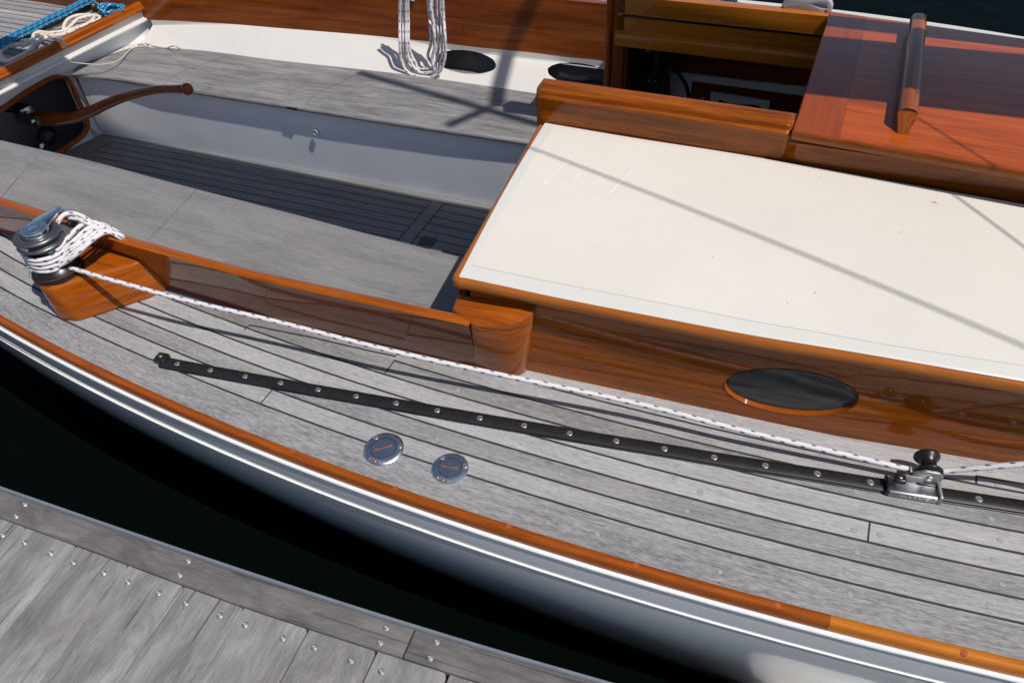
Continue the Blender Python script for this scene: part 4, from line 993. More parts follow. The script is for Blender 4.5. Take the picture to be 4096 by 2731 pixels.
# ---- near seat
sn = [(-3.30, 1.640), (-2.973, 1.633), (-2.468, 1.628), (-2.052, 1.608), (-1.622, 1.592), (-1.2, 1.573), (-0.918, 1.566), (-0.70, 1.560)]
si = smooth([W(s_, t_, -0.05) for s_, t_ in sn], 70)
def seatmesh(inner_pts, outer_fn, name, mt, fl, nose=0.0):
    n_ = len(inner_pts); outp = [outer_fn(p) for p in inner_pts]
    rows = [[a.lerp(b_, g) for a, b_ in zip(outp, inner_pts)] for g in [i/12 for i in range(13)]]
    vd = 1 if not fl else -1
    nz = [[p+W(0, 0.006*vd, -0.004) for p in inner_pts], [p+W(0, 0.007*vd, -0.012) for p in inner_pts], [p+W(0, 0.003*vd, -0.020) for p in inner_pts], [p+W(0, -0.02*vd, -0.021) for p in inner_pts]]
    m_ = grid(rows+nz, flip=fl, v0=0.0)
    return m_.build(name, mt, boat, auto=50)
near_seat = seatmesh(si, lambda p: W(ST(p)[0], co_t(ST(p)[0])+0.030, -0.05), 'cockpit_seat', M['seat'], False)
# seat joint lines
m_ = MB(); Mj = plain('seat_joint', (0.10, 0.095, 0.09), 0.8)
def jl(pts, z, wd=0.0016):
    m_ = MB(); strip(smooth([P(x, y, z) for x, y in pts], 14), wd, z+0.0008, m_); m_.build('seat_joint', Mj, boat)
jl(((78, 708), (0, 798)), -0.05); jl(((790, 755), (700, 850), (592, 962)), -0.05, 0.0018); jl(((150, 628), (30, 760)), -0.05, 0.0008)
jl(((912, 220), (800, 262), (700, 302), (655, 340)), -0.05, 0.0016); jl(((1452, 284), (1370, 326), (1290, 365), (1236, 400), (1222, 424)), -0.05, 0.0018)
# near seat front and underside
rows = [[p+W(0, -0.015, -0.02) for p in si], [p+W(0, -0.06, -0.33) for p in si]]
grid(rows).build('seat_front', M['cockw'], boat)
# ---- far seat, its front, and the slanting seat back
sf = [P(x, y, -0.05) for x, y in ((293, 295), (401, 302), (661, 342), (1100, 411), (1612, 490), (2127, 566))]
sf.append(sf[-1]+(sf[-1]-sf[-2]).normalized()*0.28)
sfi = smooth(sf, 60)
afte = [P(x, y, -0.05) for x, y in ((293, 295), (291, 284), (330, 255), (425, 226), (533, 193))]
so2 = [P(x, y, -0.05) for x, y in ((533, 190), (722, 196), (1100, 241), (1638, 301), (2150, 375))]; so2.append(so2[-1]+(so2[-1]-so2[-2]).normalized()*0.42)
sfo = smooth(so2, 60)
rows = [[a.lerp(b_, g) for a, b_ in zip(sfo, sfi)] for g in [i/12 for i in range(13)]]
nzr = [[p+W(0, -0.005, -0.003) for p in sfi], [p+W(0, -0.0075, -0.010) for p in sfi], [p+W(0, -0.005, -0.018) for p in sfi], [p+W(0, 0.016, -0.020) for p in sfi]]
m_ = grid(rows+nzr)
# rounded aft corner piece
n0 = smooth(afte, 14); cpt = sfo[0]
m_.add([sfo[0]]+list(reversed(n0)), [(0, i, i+1) for i in range(1, 14)], [ST(p) for p in [sfo[0]]+list(reversed(n0))])
far_seat = m_.build('cockpit_seat', M['seat2'], boat, auto=50)
ftop = [p+W(0, 0.012, -0.019) for p in sfi]
fb = smooth([P(x, y, -0.38) for x, y in ((406, 536), (708, 587), (1100, 660), (1357, 707), (1638, 760), (1765, 783))]+[P(1765, 783, -0.38)+W(0.7, 0.0, 0)], 60)
grid([fb, ftop], flip=False).build('seat_front', M['cockw'], boat, sm=True)
for x, y in ((700, 443), (1260, 532)):
    c_ = PT(x, y, 2.243); lathe(c_, -TN, [(0.013, -0.004), (0.013, 0.0008), (0.009, 0.001), (0.0085, -0.0035), (0.0001, -0.003)], 20).build('drain_plug', plain('grey_drain_plug', (0.35, 0.38, 0.42), 0.5), boat, auto=40)
m_ = MB(); cL = PT(1172, 428, 2.236); box(cL-UPZ*0.010, W(1, 0, 0), W(0, 1, 0), UPZ, 0.055, 0.02, 0.011, m_); o = m_.build('locker_latch', M['blackm'], boat); bevel(o, 0.003, 2)
# seat back panel with two oval openings
bk_b = smooth([P(x, y, -0.051) for x, y in ((560, 186), (722, 196), (1100, 241), (1638, 301), (2150, 375))]+[P(2150, 375, -0.051)+W(0.42, 0.0, 0)], 60)
bk_t = smooth([P(x, y, 0.03) for x, y in ((569, 78), (920, 97), (1100, 112), (1587, 153), (1944, 194), (2200, 219), (2481, 254))]+[P(2481, 254, 0.03)+W(0.08, 0, 0)], 60)
def back(u, v):                       # u in s, v 0..1 upwards
    a = at_s(bk_b, u); b_ = at_s(bk_t, u); m0 = Vector((b_.x, b_.y, 0.004))
    return a.lerp(m0, v/0.6) if v < 0.6 else m0.lerp(b_, (v-0.6)/0.4)
def inv_back(x, y):
    v = 0.5
    for _ in range(25):
        z = -0.051+0.081*v; p = P(x, y, z); s_ = ST(p)[0]; tb_ = ST(at_s(bk_b, s_))[1]; tt = ST(at_s(bk_t, s_))[1]
        v = (ST(p)[1]-tb_)/(tt-tb_) if abs(tt-tb_) > 1e-6 else v; v = max(-0.5, min(1.5, 0.0 + v)) * 0.5 + 0.5*((z+0.051)/0.081)
    return s_, v
def oval(px, py, rx, ry, tilt=0.0, k=36):
    L_ = []
    for i in range(k):
        a = 2*math.pi*i/k; x, y = rx*math.cos(a), ry*math.sin(a); xr = x*math.cos(tilt)-y*math.sin(tilt); yr = x*math.sin(tilt)+y*math.cos(tilt)
        L_.append((px+xr, py+yr))
    return L_
def solve_back(x, y):
    best = None
    for i in range(121):
        v = -0.1+1.2*i/120; z = back(-2.0, v).z; p = P(x, y, z); s_, t_ = ST(p); q = back(s_, v); d = abs(ST(q)[1]-t_)
        if best is None or d < best[0]: best = (d, s_, v)
    return best[1], best[2]
H1 = [solve_back(*q) for q in oval(1862, 251, 123, 49, 0.10)]
H2 = [solve_back(*q) for q in oval(2321, 304, 136, 50, 0.14)]
s_l, s_r = ST(bk_b[0])[0]+0.002, -0.725
us = [s_l+(s_r-s_l)*i/40 for i in range(41)]
outl = [(u, 0.0) for u in us]+[(s_r, 0.6)]+[(u, 1.0) for u in reversed(us)]+[(s_l, 0.6)]
m_ = plate(outl, [H1, H2], lambda u, v, w_: back(u, v)+W(0, w_, 0), 0.012)
sb = m_.build('seat_back', M['white'], boat); fixn(sb)
for Hh in (H1, H2):
    cu = sum(h[0] for h in Hh)/len(Hh)
    us_ = [cu-0.17+0.34*i/8 for i in range(9)]; k0 = [back(u, 0.0)+W(0, 0.014, -0.04) for u in us_]; k1 = [back(u, 0.0)+W(0, 0.20, -0.04) for u in us_]; k2 = [back(u, 0.985)+W(0, 0.12, 0) for u in us_]; k3 = [back(u, 0.985)+W(0, 0.013, 0) for u in us_]
    grid([k0, k1, k2, k3]).build('locker_recess', M['dark'], sb)
tube(smooth([PT(x, y, 2.735) for x, y in ((2235, 300), (2270, 312), (2330, 318), (2400, 322), (2440, 330))], 30), 0.012, 10).build('stowed_hose', M['blackp'], sb, sm=True)
# ---- far coaming
ct_b = [p.copy() for p in bk_t]
aftx = [ct_b[0]-W(1.6, 0.02, 0), ct_b[0]-W(0.8, 0.0, 0)]
cb = smooth(aftx+[ct_b[i] for i in range(0, 60, 6)]+[ct_b[-1]], 60)
LEAN = 0.03
m_ = grid([cb, [p+W(0, 0.22*LEAN, 0.22) for p in cb], [p+W(0, 0.22*LEAN+0.028, 0.22) for p in cb], [p+W(0, 0.03, 0) for p in cb]], flip=False)
m_.build('coaming', M['mahogd'], boat, auto=40)
# ---- aft bulkhead with rounded opening
q0 = P(406, 536, -0.38); q1 = P(250, 613, -0.38); dB = (q1-q0); dB.z = 0; dB.normalize(); nB = Vector((-dB.y, dB.x, 0))
top0 = P(573, 142, -0.05)
qs = P(293, 283, -0.05)
# leaning slightly: plane through q0, q1 and a seat-level point
qq = P(269, 283, -0.05); vB = (qq - q0); nB = dB.cross(vB).normalized()
def B(x, y, off=0.0): return PP(x, y, q0, nB)
s2 = 450/1907
def cr2(x, y): return (x*s2, 250+y*s2)
uB = dB; wB = nB.cross(uB).normalized()
if wB.z < 0: wB = -wB
if nB.dot(W(1, 0, 0)) < 0: nB = -nB
def b2(x, y): p = B(*cr2(x, y))-q0; return (p.dot(uB), p.dot(wB))
def fB(u, v, w_): return q0+uB*u+wB*v-nB*w_
opn = [(-300, 960), (0, 800), (440, 500), (700, 350), (880, 260), (980, 235), (1080, 255), (1160, 310), (1215, 380), (1300, 600), (1400, 800), (1465, 980), (1478, 1060), (1440, 1180), (1340, 1280), (1150, 1430), (960, 1560), (700, 1750), (300, 2050), (-300, 2400)]
oh = [b2(*q) for q in opn]
oh = [(p.x, p.y) for p in smooth([Vector((a, b_, 0)) for a, b_ in oh], 70)]
vt = b2(1215, 140)[1]
vtop = (P(578, 78, 0.03)-q0).dot(wB)
umin = b2(1720, 1205)[0]
outB = [(umin-0.0, -0.02), (0.62, -0.02), (0.62, vtop), (-0.48, vtop), (-0.48, 0.315), (umin-0.02, 0.315)]
ohc = [p for p in oh if p[0] < 0.60]
ohc = [ohc[0]] + ohc[1:]
m_ = plate(outB, [ohc], fB, 0.018)
ab = m_.build('aft_bulkhead', M['cockw'], boat); fixn(ab)
fp = [fB(u, v, -0.004) for u, v in ohc]
tube(fp, 0.011, 10).build('opening_frame', M['orange'], boat, sm=True)
# lazarette behind
m_ = MB(); vbox(-4.3, -3.32, 1.45, 2.60, -0.60, -0.02, m_); m_.f = [f for i, f in enumerate(m_.f) if i != 5]; m_.build('lazarette_lining', M['dark'], boat)
# grey locker box just inside + pump
m_ = MB(); vbox(-3.75, -3.50, 1.93, 2.5, -0.60, -0.16, m_); m_.build('lazarette_box', plain('dim_grey_box', (0.16, 0.16, 0.17), 0.6), boat)
cpp = B(*cr2(1085, 1300))-W(0.10, 0, 0)
lathe(cpp, W(1, 0, 0), [(0.045, -0.02), (0.045, 0.0), (0.034, 0.012), (0.03, 0.02), (0.018, 0.028), (0.0001, 0.03)], 28).build('bilge_pump', M['rustin'], boat, sm=True)
lathe(B(*cr2(900, 1455))-W(0.08, 0, 0), W(1, 0, 0), [(0.018, 0), (0.018, 0.01), (0.010, 0.02), (0.0001, 0.022)], 20).build('pump_fitting', M['chrome'], boat, sm=True)
# white seat-level corner ledge
led = [P(x, y, -0.0515) for x, y in ((573, 142), (269, 283))]
lv = [P(600, 150, -0.0515), led[0]-W(0.02, 0, 0), led[1]-W(0.02, 0, 0), W(ST(led[1])[0]-0.0, ST(P(285, 305, -0.0515))[1]-0.02, -0.0515), P(300, 300, -0.0515), P(700, 300, -0.0515), P(700, 200, -0.0515)]
mk('corner_ledge', lv, [tuple(range(len(lv)))], M['white'], boat, [ST(p) for p in lv])
# pillar between bulkhead and seat front
pl_t = [P(x, y, -0.052) for x, y in ((293, 297), (272, 290))]
pillar = [P(293, 300, -0.056), P(262, 285, -0.056), P(375, 553, -0.38), P(408, 534, -0.38)]
m_ = MB(); m_.add(pillar+[p-W(0.03, 0, 0) for p in pillar], [(0, 1, 2, 3), (4, 7, 6, 5), (0, 4, 5, 1), (1, 5, 6, 2), (2, 6, 7, 3), (3, 7, 4, 0)])
o = m_.build('corner_pillar', M['white'], boat); fixn(o); bevel(o, 0.003, 2)
# bridge beam, cap and aft deck
bp0, bp1 = P(578, 80, 0.03), P(0, 372, 0.03); bd = (bp1-bp0); bd.z = 0; bd.normalize(); bn = Vector((-bd.y, bd.x, 0)); 
if bn.dot(W(1, 0, 0)) < 0: bn = -bn
bpath = [bp0-bd*0.02+(bd*1.6)*(i/20) for i in range(21)]
sgn = 1 if bd.cross(UPZ).dot(bn) > 0 else -1
sweep(bpath, [(sgn*x_, y_) for x_, y_ in ((0.004, -0.009), (0.010, -0.005), (0.011, 0.001), (0.007, 0.007), (-0.003, 0.009), (-0.004, 0.048), (-0.03, 0.048), (-0.07, 0.014), (-0.07, -0.012))]).build('bridge_beam', M['white'], boat, auto=40)
cpv = [p+UPZ*0.044 for p in bpath]
sweep(cpv, [(sgn*x_, y_) for x_, y_ in ((0.016, 0.0), (0.019, 0.010), (0.013, 0.018), (0.014, 0.020), (0.012, 0.032), (0.004, 0.038), (-0.014, 0.038), (-0.024, 0.032), (-0.026, -0.02), (-0.005, -0.004))]).build('aft_coaming', M['orange'], boat, auto=35)
ad = [W(-3.16, 3.45, 0.045), W(-5.0, 3.2, 0.045), W(-5.0, 1.2, 0.045), W(-3.27, 1.2, 0.045)]
m_ = MB(); NB_ = 30
for i in range(NB_):
    pass
rows = [[W(-5.0+1.86*i/10 if True else 0, 1.2+2.2*j_/20, 0.045) for i in range(11)] for j_ in range(21)]
aft = grid(rows).build('aft_deck', M['deck'], boat)
m_ = MB()
for j_ in range(50):
    t_ = 1.25+0.045*j_; strip([W(-5.0, t_, 0), W(-3.15, t_, 0)], 0.0045, 0.0458, m_)
m_.build('aft_deck_caulking', M['caulk'], aft)
# ---- cockpit sole
m_ = grid([[W(-3.32+2.62*i/20, 1.55+0.78*j_/10, -0.381) for i in range(21)] for j_ in range(11)])
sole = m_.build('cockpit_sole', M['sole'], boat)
m_ = MB()
sx = ST(P(1590, 970, -0.38))[0]; sx1 = ST(P(1640, 975, -0.38))[0]
sgr = ST(P(1713, 819, -0.38))[0]; sgl = ST(P(1790, 797, -0.38))[0]
def s_far(s_): return ST(at_s(fb, s_))[1]
for k_ in range(12):
    pts = [W(s_, s_far(s_)-0.050-0.045*k_, 0) for s_ in (-3.12+ (sgr+3.12)*i/20 for i in range(21))]; strip(pts, 0.004, -0.3803, m_)
    pts = [W(s_, s_far(s_)-0.050-0.047*k_, 0) for s_ in (sgl+(-0.71-sgl)*i/6 for i in range(7))]; strip(pts, 0.004, -0.3803, m_)
strip([W(-3.12, s_far(-3.12)-0.05, 0), W(-3.17, 1.6, 0)], 0.004, -0.3803, m_)
strip([W(sgr, s_far(sgr)-0.05, 0), W(sgr, 1.6, 0)], 0.004, -0.3803, m_)
strip([W(sgl, s_far(sgl)-0.05, 0), W(sgl, 1.6, 0)], 0.005, -0.3803, m_)
m_.build('sole_caulking', M['caulk'], sole)
# raised white-edged step at the far side
m_ = MB(); c_ = P(1705, 972, -0.379); box(c_, W(1, 0, 0), W(0, 1, 0), UPZ, 0.060, 0.075, 0.0012, m_); m_.build('finger_plate', M['glass'], sole)
# ---- tiller
tp = [(250, 1000, 2.02), (450, 1010, 2.02), (600, 1000, 2.03), (750, 955, 2.04), (900, 885, 2.045), (1050, 825, 2.05), (1200, 785, 2.05), (1350, 760, 2.05), (1500, 757, 2.05), (1560, 757, 2.05)]
s3 = 1100/2331
tpath2 = smooth([PT(x*s3, y*s3, t_) for x, y, t_ in tp], 60)
rs = []
for i in range(60):
    f = i/59; r_ = interp([0, 0.12, 0.25, 0.5, 0.75, 0.93, 1.0], [0.027, 0.030, 0.026, 0.0215, 0.018, 0.0155, 0.017], f); rs.append(r_)
m_ = tube(tpath2, 0.02, 20, rs=rs)
endp = tpath2[-1]; dirp = (tpath2[-1]-tpath2[-3]).normalized()
lathe(endp-dirp*0.006, dirp, [(0.015, 0), (0.0165, 0.004), (0.021, 0.012), (0.0235, 0.022), (0.0225, 0.032), (0.016, 0.042), (0.008, 0.0465), (0.0001, 0.048)], 28, m_)
tiller = m_.build('tiller', M['mahogd'], boat, sm=True); tiller['label'] = 'curved varnished wooden tiller with a ball end'
for sg in (-1, 1):
    a = [PT(x, y, 2.02-0.036*1 if sg < 0 else 2.055) for x, y in ((-80, 425), (0, 445), (138, 466), (153, 506), (60, 490), (-80, 455))]
    b_ = [p+W(0, 0.006, 0) for p in a]; o = prism(b_, a).build('tiller_strap', M['chrome'], tiller); fixn(o)
m_ = MB(); pb1 = PT(60, 440, 2.03); box(pb1-UPZ*0.02, W(1, 0, 0), W(0, 1, 0), UPZ, 0.17, 0.06, 0.045, m_); o = m_.build('rudder_head', M['chrome'], tiller); bevel(o, 0.004, 2)
lathe(PT(129, 484, 1.984), -TN, [(0.009, 0), (0.009, 0.006), (0.005, 0.009), (0.0001, 0.009)], 8).build('tiller_bolt', M['chrome'], tiller)
# ---- rope clutch on the far rail
s4 = 1096/2352
def c4(x, y): return (3000+x*s4, y*s4)
tcl = 2.475
cl_o = [(252, 100), (268, 55), (290, 5), (320, -40), (620, -20), (668, -5), (694, 22), (708, 62), (700, 100), (680, 160)]
cl_h = [(520, 38), (590, 40), (648, 50), (662, 70), (650, 76), (600, 72)]
def g2(q): p = PT(*c4(*q), tcl); return (ST(p)[0], p.z)
m_ = plate([g2(q) for q in cl_o], [[g2(q) for q in cl_h]], lambda u, v, w_: W(u, tcl+w_, v), 0.03)
clutch = m_.build('rope_clutch', M['greyp'], boat); fixn(clutch); bevel(clutch, 0.003, 2)
clutch['label'] = 'pale grey plastic rope clutch with two bronze screws'
for q in ((293, 65), (658, 100)): lathe(PT(*c4(*q), tcl), -TN, [(0.0055, 0), (0.005, 0.002), (0.0001, 0.002)], 16).build('clutch_screw', M['rust'], clutch, sm=True)
# ---- spar, sail, rigging and added shadow bars above (out of frame, they throw the shadows)
def shw(x, y, z, h): return P(x, y, z)+SUNV*(h/SUNV.z)
tube([W(a, b_, 1.45) for a, b_ in ((-3.4, 1.79), (-2.0, 1.78), (-1.0, 1.765), (-0.3, 1.765), (0.1, 1.78), (0.45, 1.90), (1.5, 1.945), (3.8, 1.94))], 0.175, 24, rs=[0.122, 0.13, 0.148, 0.150, 0.155, 0.178, 0.182, 0.18]).build('furled_mainsail', M['sail'], boat, sm=True)
tube([W(-0.4, 2.265, 1.20), W(3.8, 2.195, 1.20)], 0.045, 20).build('boom', M['honey'], boat, sm=True)
def wire(a, b_, r, name, e0=0.3, e1=1.0):
    d = (b_-a).normalized(); tube([a-d*e0, b_+d*e1], r, 8).build(name, M['steel'], boat, sm=True)
wire(shw(2190, 660, 0.30, 1.7), shw(4096, 1380, 0.29, 1.7), 0.0036, 'running_backstay', 0.3, 0.8)
wire(shw(3494, 363, 0.44, 1.0), shw(4025, 671, 0.44, 1.0), 0.0028, 'shroud', 0.2, 1.2)
gf = MB()  # unseen bars added above to throw the soft shadows on the far seat
for a, b_, r_ in (((1440, 292), (2160, 500), 0.022), ((2010, 235), (1985, 425), 0.030), ((1965, 430), (1785, 505), 0.020)):
    tube([shw(*a, -0.05, 3.2), shw(*b_, -0.05, 3.2)], r_, 12, m=gf)
gf.build('shadow_bars', M['blackm'], boat)
# ---------------------------------------------------------------- ropes (things of their own)
def rope(name, pts, r, mt, label, cat='rope', n_=200, seg=10, group=None):
    m_ = MB()
    for pl in (pts if isinstance(pts[0], list) else [pts]):
        tube(smooth(pl, n_), r, seg, m=m_)
    o = m_.build(name, mt, None, sm=True); tag(o, label, cat, group); return o
RR = 0.0062
# jib sheet: straight run + turns on the winch + tail over the coaming, one rope
run = [(224, 1066), (450, 1122), (687, 1187), (1100, 1285), (1610, 1414), (2003, 1499), (2612, 1629), (3000, 1729), (3400, 1822), (3620, 1873)]
d0 = P(*run[0], 0.150); L0 = (P(*run[-1], 0.045)-d0).length
rp_ = []
for x, y in run:
    f = (x-run[0][0])/(run[-1][0]-run[0][0]); z = 0.145*(1-f)+0.036*f
    rp_.append(P(x, y, z))
rp_ += [P(3700, 1890, 0.034), P(3790, 1882, 0.042), P(3900, 1872, 0.065), P(4096, 1856, 0.10)]
rp_ += [rp_[-1]+(W(0.5*i, -0.02*i, 0.12*i)) for i in (1, 2)]
turns = []
wx, wy = wc.x, wc.y
a0 = math.atan2(rp_[0].y-wy, rp_[0].x-wx)
for i in range(0, 64):
    a = a0 - 2*math.pi*i/16; rr = 0.050; z = ZT+0.036+0.0125*i/16*1.0+0.0; turns.append(Vector((wx+math.cos(a)*rr, wy+math.sin(a)*rr, z)))
jaw = [Vector((wx+math.cos(a0-math.pi*2*i/16)*0.0505, wy+math.sin(a0-math.pi*2*i/16)*0.0505, ZT+0.111)) for i in range(2, 13)]
s5 = 420/2058
def c5(x, y, z):
    g = min(1.0, max(0.0, (x-1100)/600)); return P(x*s5, 800+y*s5, z+0.032*g*g*(3-2*g))
tail = [c5(1130, 450, ZT+0.115), c5(1280, 280, ZT+0.12), c5(1450, 265, ZT+0.10), c5(1650, 340, 0.185), c5(1800, 450, 0.17), P(380, 905, 0.19)]
main = list(reversed(rp_)) + turns
mm_ = MB(); tube(smooth(main, 900), RR, 10, m=mm_)
tube(smooth(jaw+tail, 160), RR, 10, m=mm_)
js = mm_.build('jib_sheet', M['line'], None, sm=True); tag(js, 'white rope with blue flecks leading taut from the winch to the black roller', 'rope')
# the coil hung round winch and over the coaming
coil = []
loops = [
 [(430, 930, .19), (440, 1030, .185), (620, 1070, .19), (900, 1030, .20), (1150, 920, .20), (1330, 750, .195), (1480, 590, .19), (1640, 470, .185), (1850, 440, .175), (2060, 500, .165), (2250, 600, .16), (2380, 650, .12)],
 [(450, 1060, .175), (520, 1140, .175), (760, 1150, .18), (1020, 1070, .185), (1250, 950, .185), (1430, 820, .185), (1600, 660, .18), (1760, 540, .18), (1950, 500, .172), (2150, 580, .165), (2330, 670, .155), (2420, 720, .11)],
 [(480, 1100, .165), (560, 1220, .165), (780, 1230, .17), (1000, 1140, .175), (1250, 1020, .178), (1480, 880, .178), (1680, 700, .178), (1850, 580, .175), (2020, 540, .17), (2250, 640, .165), (2380, 700, .15), (2450, 760, .10)],
 [(520, 1190, .155), (600, 1310, .155), (800, 1310, .16), (1050, 1200, .165), (1300, 1060, .17), (1530, 900, .172), (1750, 740, .174), (1950, 620, .172), (2150, 610, .168), (2300, 680, .162), (2440, 780, .12)],
 [(560, 1260, .150), (640, 1370, .148), (820, 1380, .150), (1060, 1290, .158), (1330, 1130, .165), (1570, 950, .168), (1780, 790, .172), (1980, 660, .172), (2180, 640, .168), (2330, 720, .16), (2450, 800, .11)],
 [(860, 1350, .150), (1060, 1330, .152), (1280, 1220, .158), (1500, 1060, .165), (1700, 880, .170), (1900, 720, .172), (2060, 640, .172), (2220, 640, .168), (2350, 700, .162), (2480, 800, .12)],
 [(600, 930, .200), (800, 970, .205), (1000, 920, .205), (1150, 820, .20), (1210, 700, .195), (1190, 620, .19), (1130, 590, .18)],
 [(1330, 340, .215), (1500, 370, .20), (1680, 440, .19), (1800, 500, .18), (1950, 560, .17)],
]
mc = MB()
for L_ in loops: tube(smooth([c5(x, y, z) for x, y, z in L_], 120), RR, 10, m=mc)
o = mc.build('rope_coil', M['line'], None, sm=True); tag(o, 'coiled tail of blue flecked rope draped round the winch and over the near coaming', 'rope coil')
# halyard coil hanging on the far coaming
s6 = 1200/2352
def c6(x, y, t_): return PT(1000+x*s6, y*s6, t_)
mc = MB()
for i, (xl, xr, yb, t_) in enumerate(((1172, 1530, 612, 2.625), (1200, 1505, 596, 2.64), (1188, 1478, 585, 2.655), (1222, 1445, 572, 2.635), (1240, 1415, 545, 2.65))):
    mid = (xl+xr)/2+20; j1 = random.uniform(-5, 5)
    pts = [(xl-4+j1, -160), (xl+j1, 0), (xl+2, 180), (xl+4, 330), (xl+18, yb-130), (xl+55, yb-55), (mid-30, yb-8), (mid+40, yb), (mid+90, yb-22), (xr-18, yb-95), (xr+2, yb-200), (xr-2, yb-340), (xr-8-j1, 150), (xr-20, 0), (xr-25, -160)]
    tube(smooth([c6(x, y, t_+0.03*(1 if y < 200 else 0)) for x, y in pts], 150), 0.0062, 10, m=mc)
tube(smooth([c6(x, y, 2.64) for x, y in ((1418, -160), (1412, 0), (1432, 150), (1440, 280), (1455, 380), (1465, 460), (1430, 530), (1350, 545))], 90), 0.0062, 10, m=mc)
o = mc.build('rope_coil', M['line'], None, sm=True); tag(o, 'long coil of blue flecked rope hanging on the far varnished coaming', 'rope coil')
rope('mainsheet_tail', [P(1630, -30, 0.20)+W(0, 0.02, 0), P(1650, 4, 0.2), P(1668, -25, 0.2)], 0.006, plain('grey_rope', (0.4, 0.42, 0.45), 0.8), 'short grey loop of rope behind the hanging coil', n_=20)
# aft deck ropes
s7 = 600/2352
def c7(x, y, z=0.06): return P(x*s7, y*s7, z)
for (a, b_, k_) in (((-60, 640), (1430, -40), 0), ((-60, 700), (1430, 15), 1), ((-60, 760), (1420, 60), 2)):
    pass
mc = MB()
for a, b_ in (((-120, 690), (1440, -60)), ((-120, 740), (1440, -25)), ((-120, 800), (1450, 30))):
    tube([c7(a[0]+(b_[0]-a[0])*i/40, a[1]+(b_[1]-a[1])*i/40 + 4*math.sin(i*0.5), 0.10) for i in range(41)], 0.0055, 8, m=mc)
tag(mc.build('mainsheet', M['blue'], None, sm=True), 'parallel blue and white mainsheet lines stretched across the aft deck', 'rope')
# traveller track and block on the aft deck
tvp = [c7(-80, 790, 0.052), c7(1500, 95, 0.052)]
trav = sweep(tvp, [(-0.014, 0), (0.014, 0), (0.014, 0.022), (-0.014, 0.022)]).build('traveller_track', M['blackm'], boat)
m_ = MB(); cbk = c7(1400, 95, 0.06); dd = (tvp[1]-tvp[0]).normalized(); box(cbk, dd, Vector((-dd.y, dd.x, 0)), UPZ, 0.05, 0.045, 0.05, m_); o = m_.build('traveller_car', M['blackp'], boat); bevel(o, 0.008, 3)
m_ = MB(); box(c7(1510, 95, 0.07), dd, Vector((-dd.y, dd.x, 0)), UPZ, 0.04, 0.02, 0.015, m_); o = m_.build('traveller_cleat', M['steel'], boat); bevel(o, 0.004, 2)
# blue tangle
random.seed(3)
mc = MB()
for k_ in range(3):
    pts = []
    for i in range(16):
        a = i*1.15+k_*0.6; rx = random.uniform(90, 230); ry = random.uniform(25, 75); pts.append(c7(1760+math.cos(a)*rx, 130+math.sin(a)*ry+k_*8, 0.065+0.012*k_+0.012*(i % 3)))
    tube(smooth(pts, 260), 0.0055, 8, m=mc)
tube(smooth([c7(1430, -10, .10), c7(1560, 90, .09), c7(1640, 150, .08), c7(1600, 220, .07), c7(1750, 240, .07), c7(1960, 170, .07), c7(2030, 110, .07), c7(1900, 30, .08), c7(1830, -30, .1)], 120), 0.0055, 8, m=mc)
tag(mc.build('rope_tangle', M['blue'], None, sm=True), 'tangled heap of blue and white rope in the far aft corner', 'rope tangle')
# cream rope hank on the aft deck
mc = MB()
tube(smooth([c7(x, y, z) for x, y, z in ((1030, 700, .125), (900, 620, .13), (760, 560, .115), (620, 500, .09), (800, 520, .09), (1000, 490, .09), (1250, 430, .09), (1430, 340, .09), (1440, 260, .085), (1250, 290, .085), (1120, 400, .08), (1010, 480, .085), (1080, 300, .09), (1200, 250, .085), (1450, 245, .085), (1560, 270, .085), (1540, 320, .085), (1380, 380, .085), (1150, 480, .085), (950, 550, .085), (760, 560, .09), (600, 520, .10), (520, 600, .11), (600, 660, .11), (720, 600, .12), (640, 540, .12))], 420), 0.0075, 10, m=mc)
tube(smooth([c7(x, y, z) for x, y, z in ((700, 620, .11), (560, 700, .10), (470, 660, .10), (300, 690, .09), (100, 720, .085), (20, 800, .085), (60, 920, .085), (160, 960, .085), (320, 880, .085), (480, 780, .09), (540, 700, .10), (460, 640, .10), (340, 650, .09), (520, 640, .10), (570, 700, .11))], 260), 0.0075, 10, m=mc)
tube(smooth([c7(x, y, z) for x, y, z in ((600, 640, .10), (400, 700, .09), (120, 740, .08), (-10, 830, .08), (90, 960, .08), (200, 930, .09), (420, 820, .09), (600, 700, .10))], 200), 0.0075, 10, m=mc)
tag(mc.build('rope_hank', M['line2'], None, sm=True), 'cream rope hank knotted in the middle lying on the aft deck behind the varnished cap', 'rope')
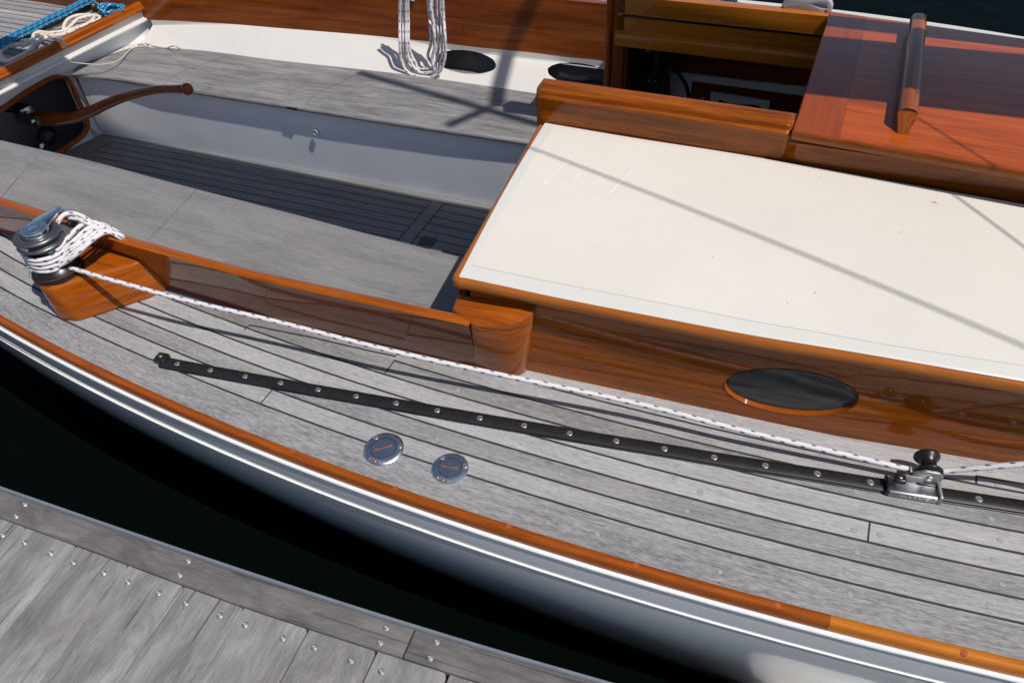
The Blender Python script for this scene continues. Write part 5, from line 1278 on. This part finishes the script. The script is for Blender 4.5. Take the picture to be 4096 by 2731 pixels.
# thin cord over the far seat
cdp = [(545, 520, 0.02), (620, 532, 0.015), (700, 541, 0.01), (850, 549, -0.005), (960, 532, -0.02), (1030, 495, -0.03), (1080, 445, -0.04), (1150, 402, -0.046), (1200, 398, -0.046), (1225, 382, -0.042), (1170, 378, -0.044), (1200, 392, -0.045), (1260, 385, -0.04), (1230, 368, -0.02), (1300, 390, -0.045), (1350, 402, -0.046), (1420, 408, -0.046), (1445, 398, -0.03), (1480, 392, -0.02), (1528, 416, -0.046)]
rope('thin_cord', [P(x*s3, y*s3, z) for x, y, z in cdp], 0.0028, M['cord'], 'thin cream cord trailing from the bulkhead cleat over the far seat', 'cord', 220, 8)
m_ = MB(); kk = P(515*s3, 520*s3, 0.01); box(kk, bd, bn, UPZ, 0.05, 0.02, 0.022, m_); o = m_.build('cord_cleat', M['blackp'], boat); bevel(o, 0.005, 2)
# blue rope on the far rail
rope('furling_line', [PT(*cr1(x, y), 2.55) for x, y in ((850, -20), (1000, 5), (1150, 22), (1300, 50), (1500, 75), (1700, 98), (1850, 108))], 0.0075, M['bluedk'], 'dark speckled blue line running along the far cabin top to the grey clutch', n_=120)
rope('furling_line_knot', [PT(*cr1(x, y), 2.55) for x, y in ((1140, 20), (1180, -10), (1240, -5), (1290, 5), (1250, 20), (1200, 0), (1280, -30))], 0.007, M['bluedk'], 'small knot of blue line on the far cabin top', n_=60)
# fender hung from the pier beside the hull, just outside the frame
fd = root('fender', W(0.30, 0.735, -0.60), 'white inflatable fender lying along the pier edge against the hull', 'fender')
lathe(W(0.13, 0.735, -0.50), W(1, 0, 0), [(0.0001, 0), (0.03, 0.006), (0.062, 0.03), (0.082, 0.08), (0.085, 0.14), (0.085, 0.26), (0.078, 0.31), (0.055, 0.345), (0.02, 0.36), (0.0001, 0.362)], 40).build('fender_body', M['fender'], fd, sm=True)
tube([W(0.47, 0.735, -0.49), W(0.50, 0.66, -0.30), W(0.50, 0.63, -0.185), W(0.50, 0.48, -0.190)], 0.006, 8).build('fender_rope', M['line2'], fd, sm=True)
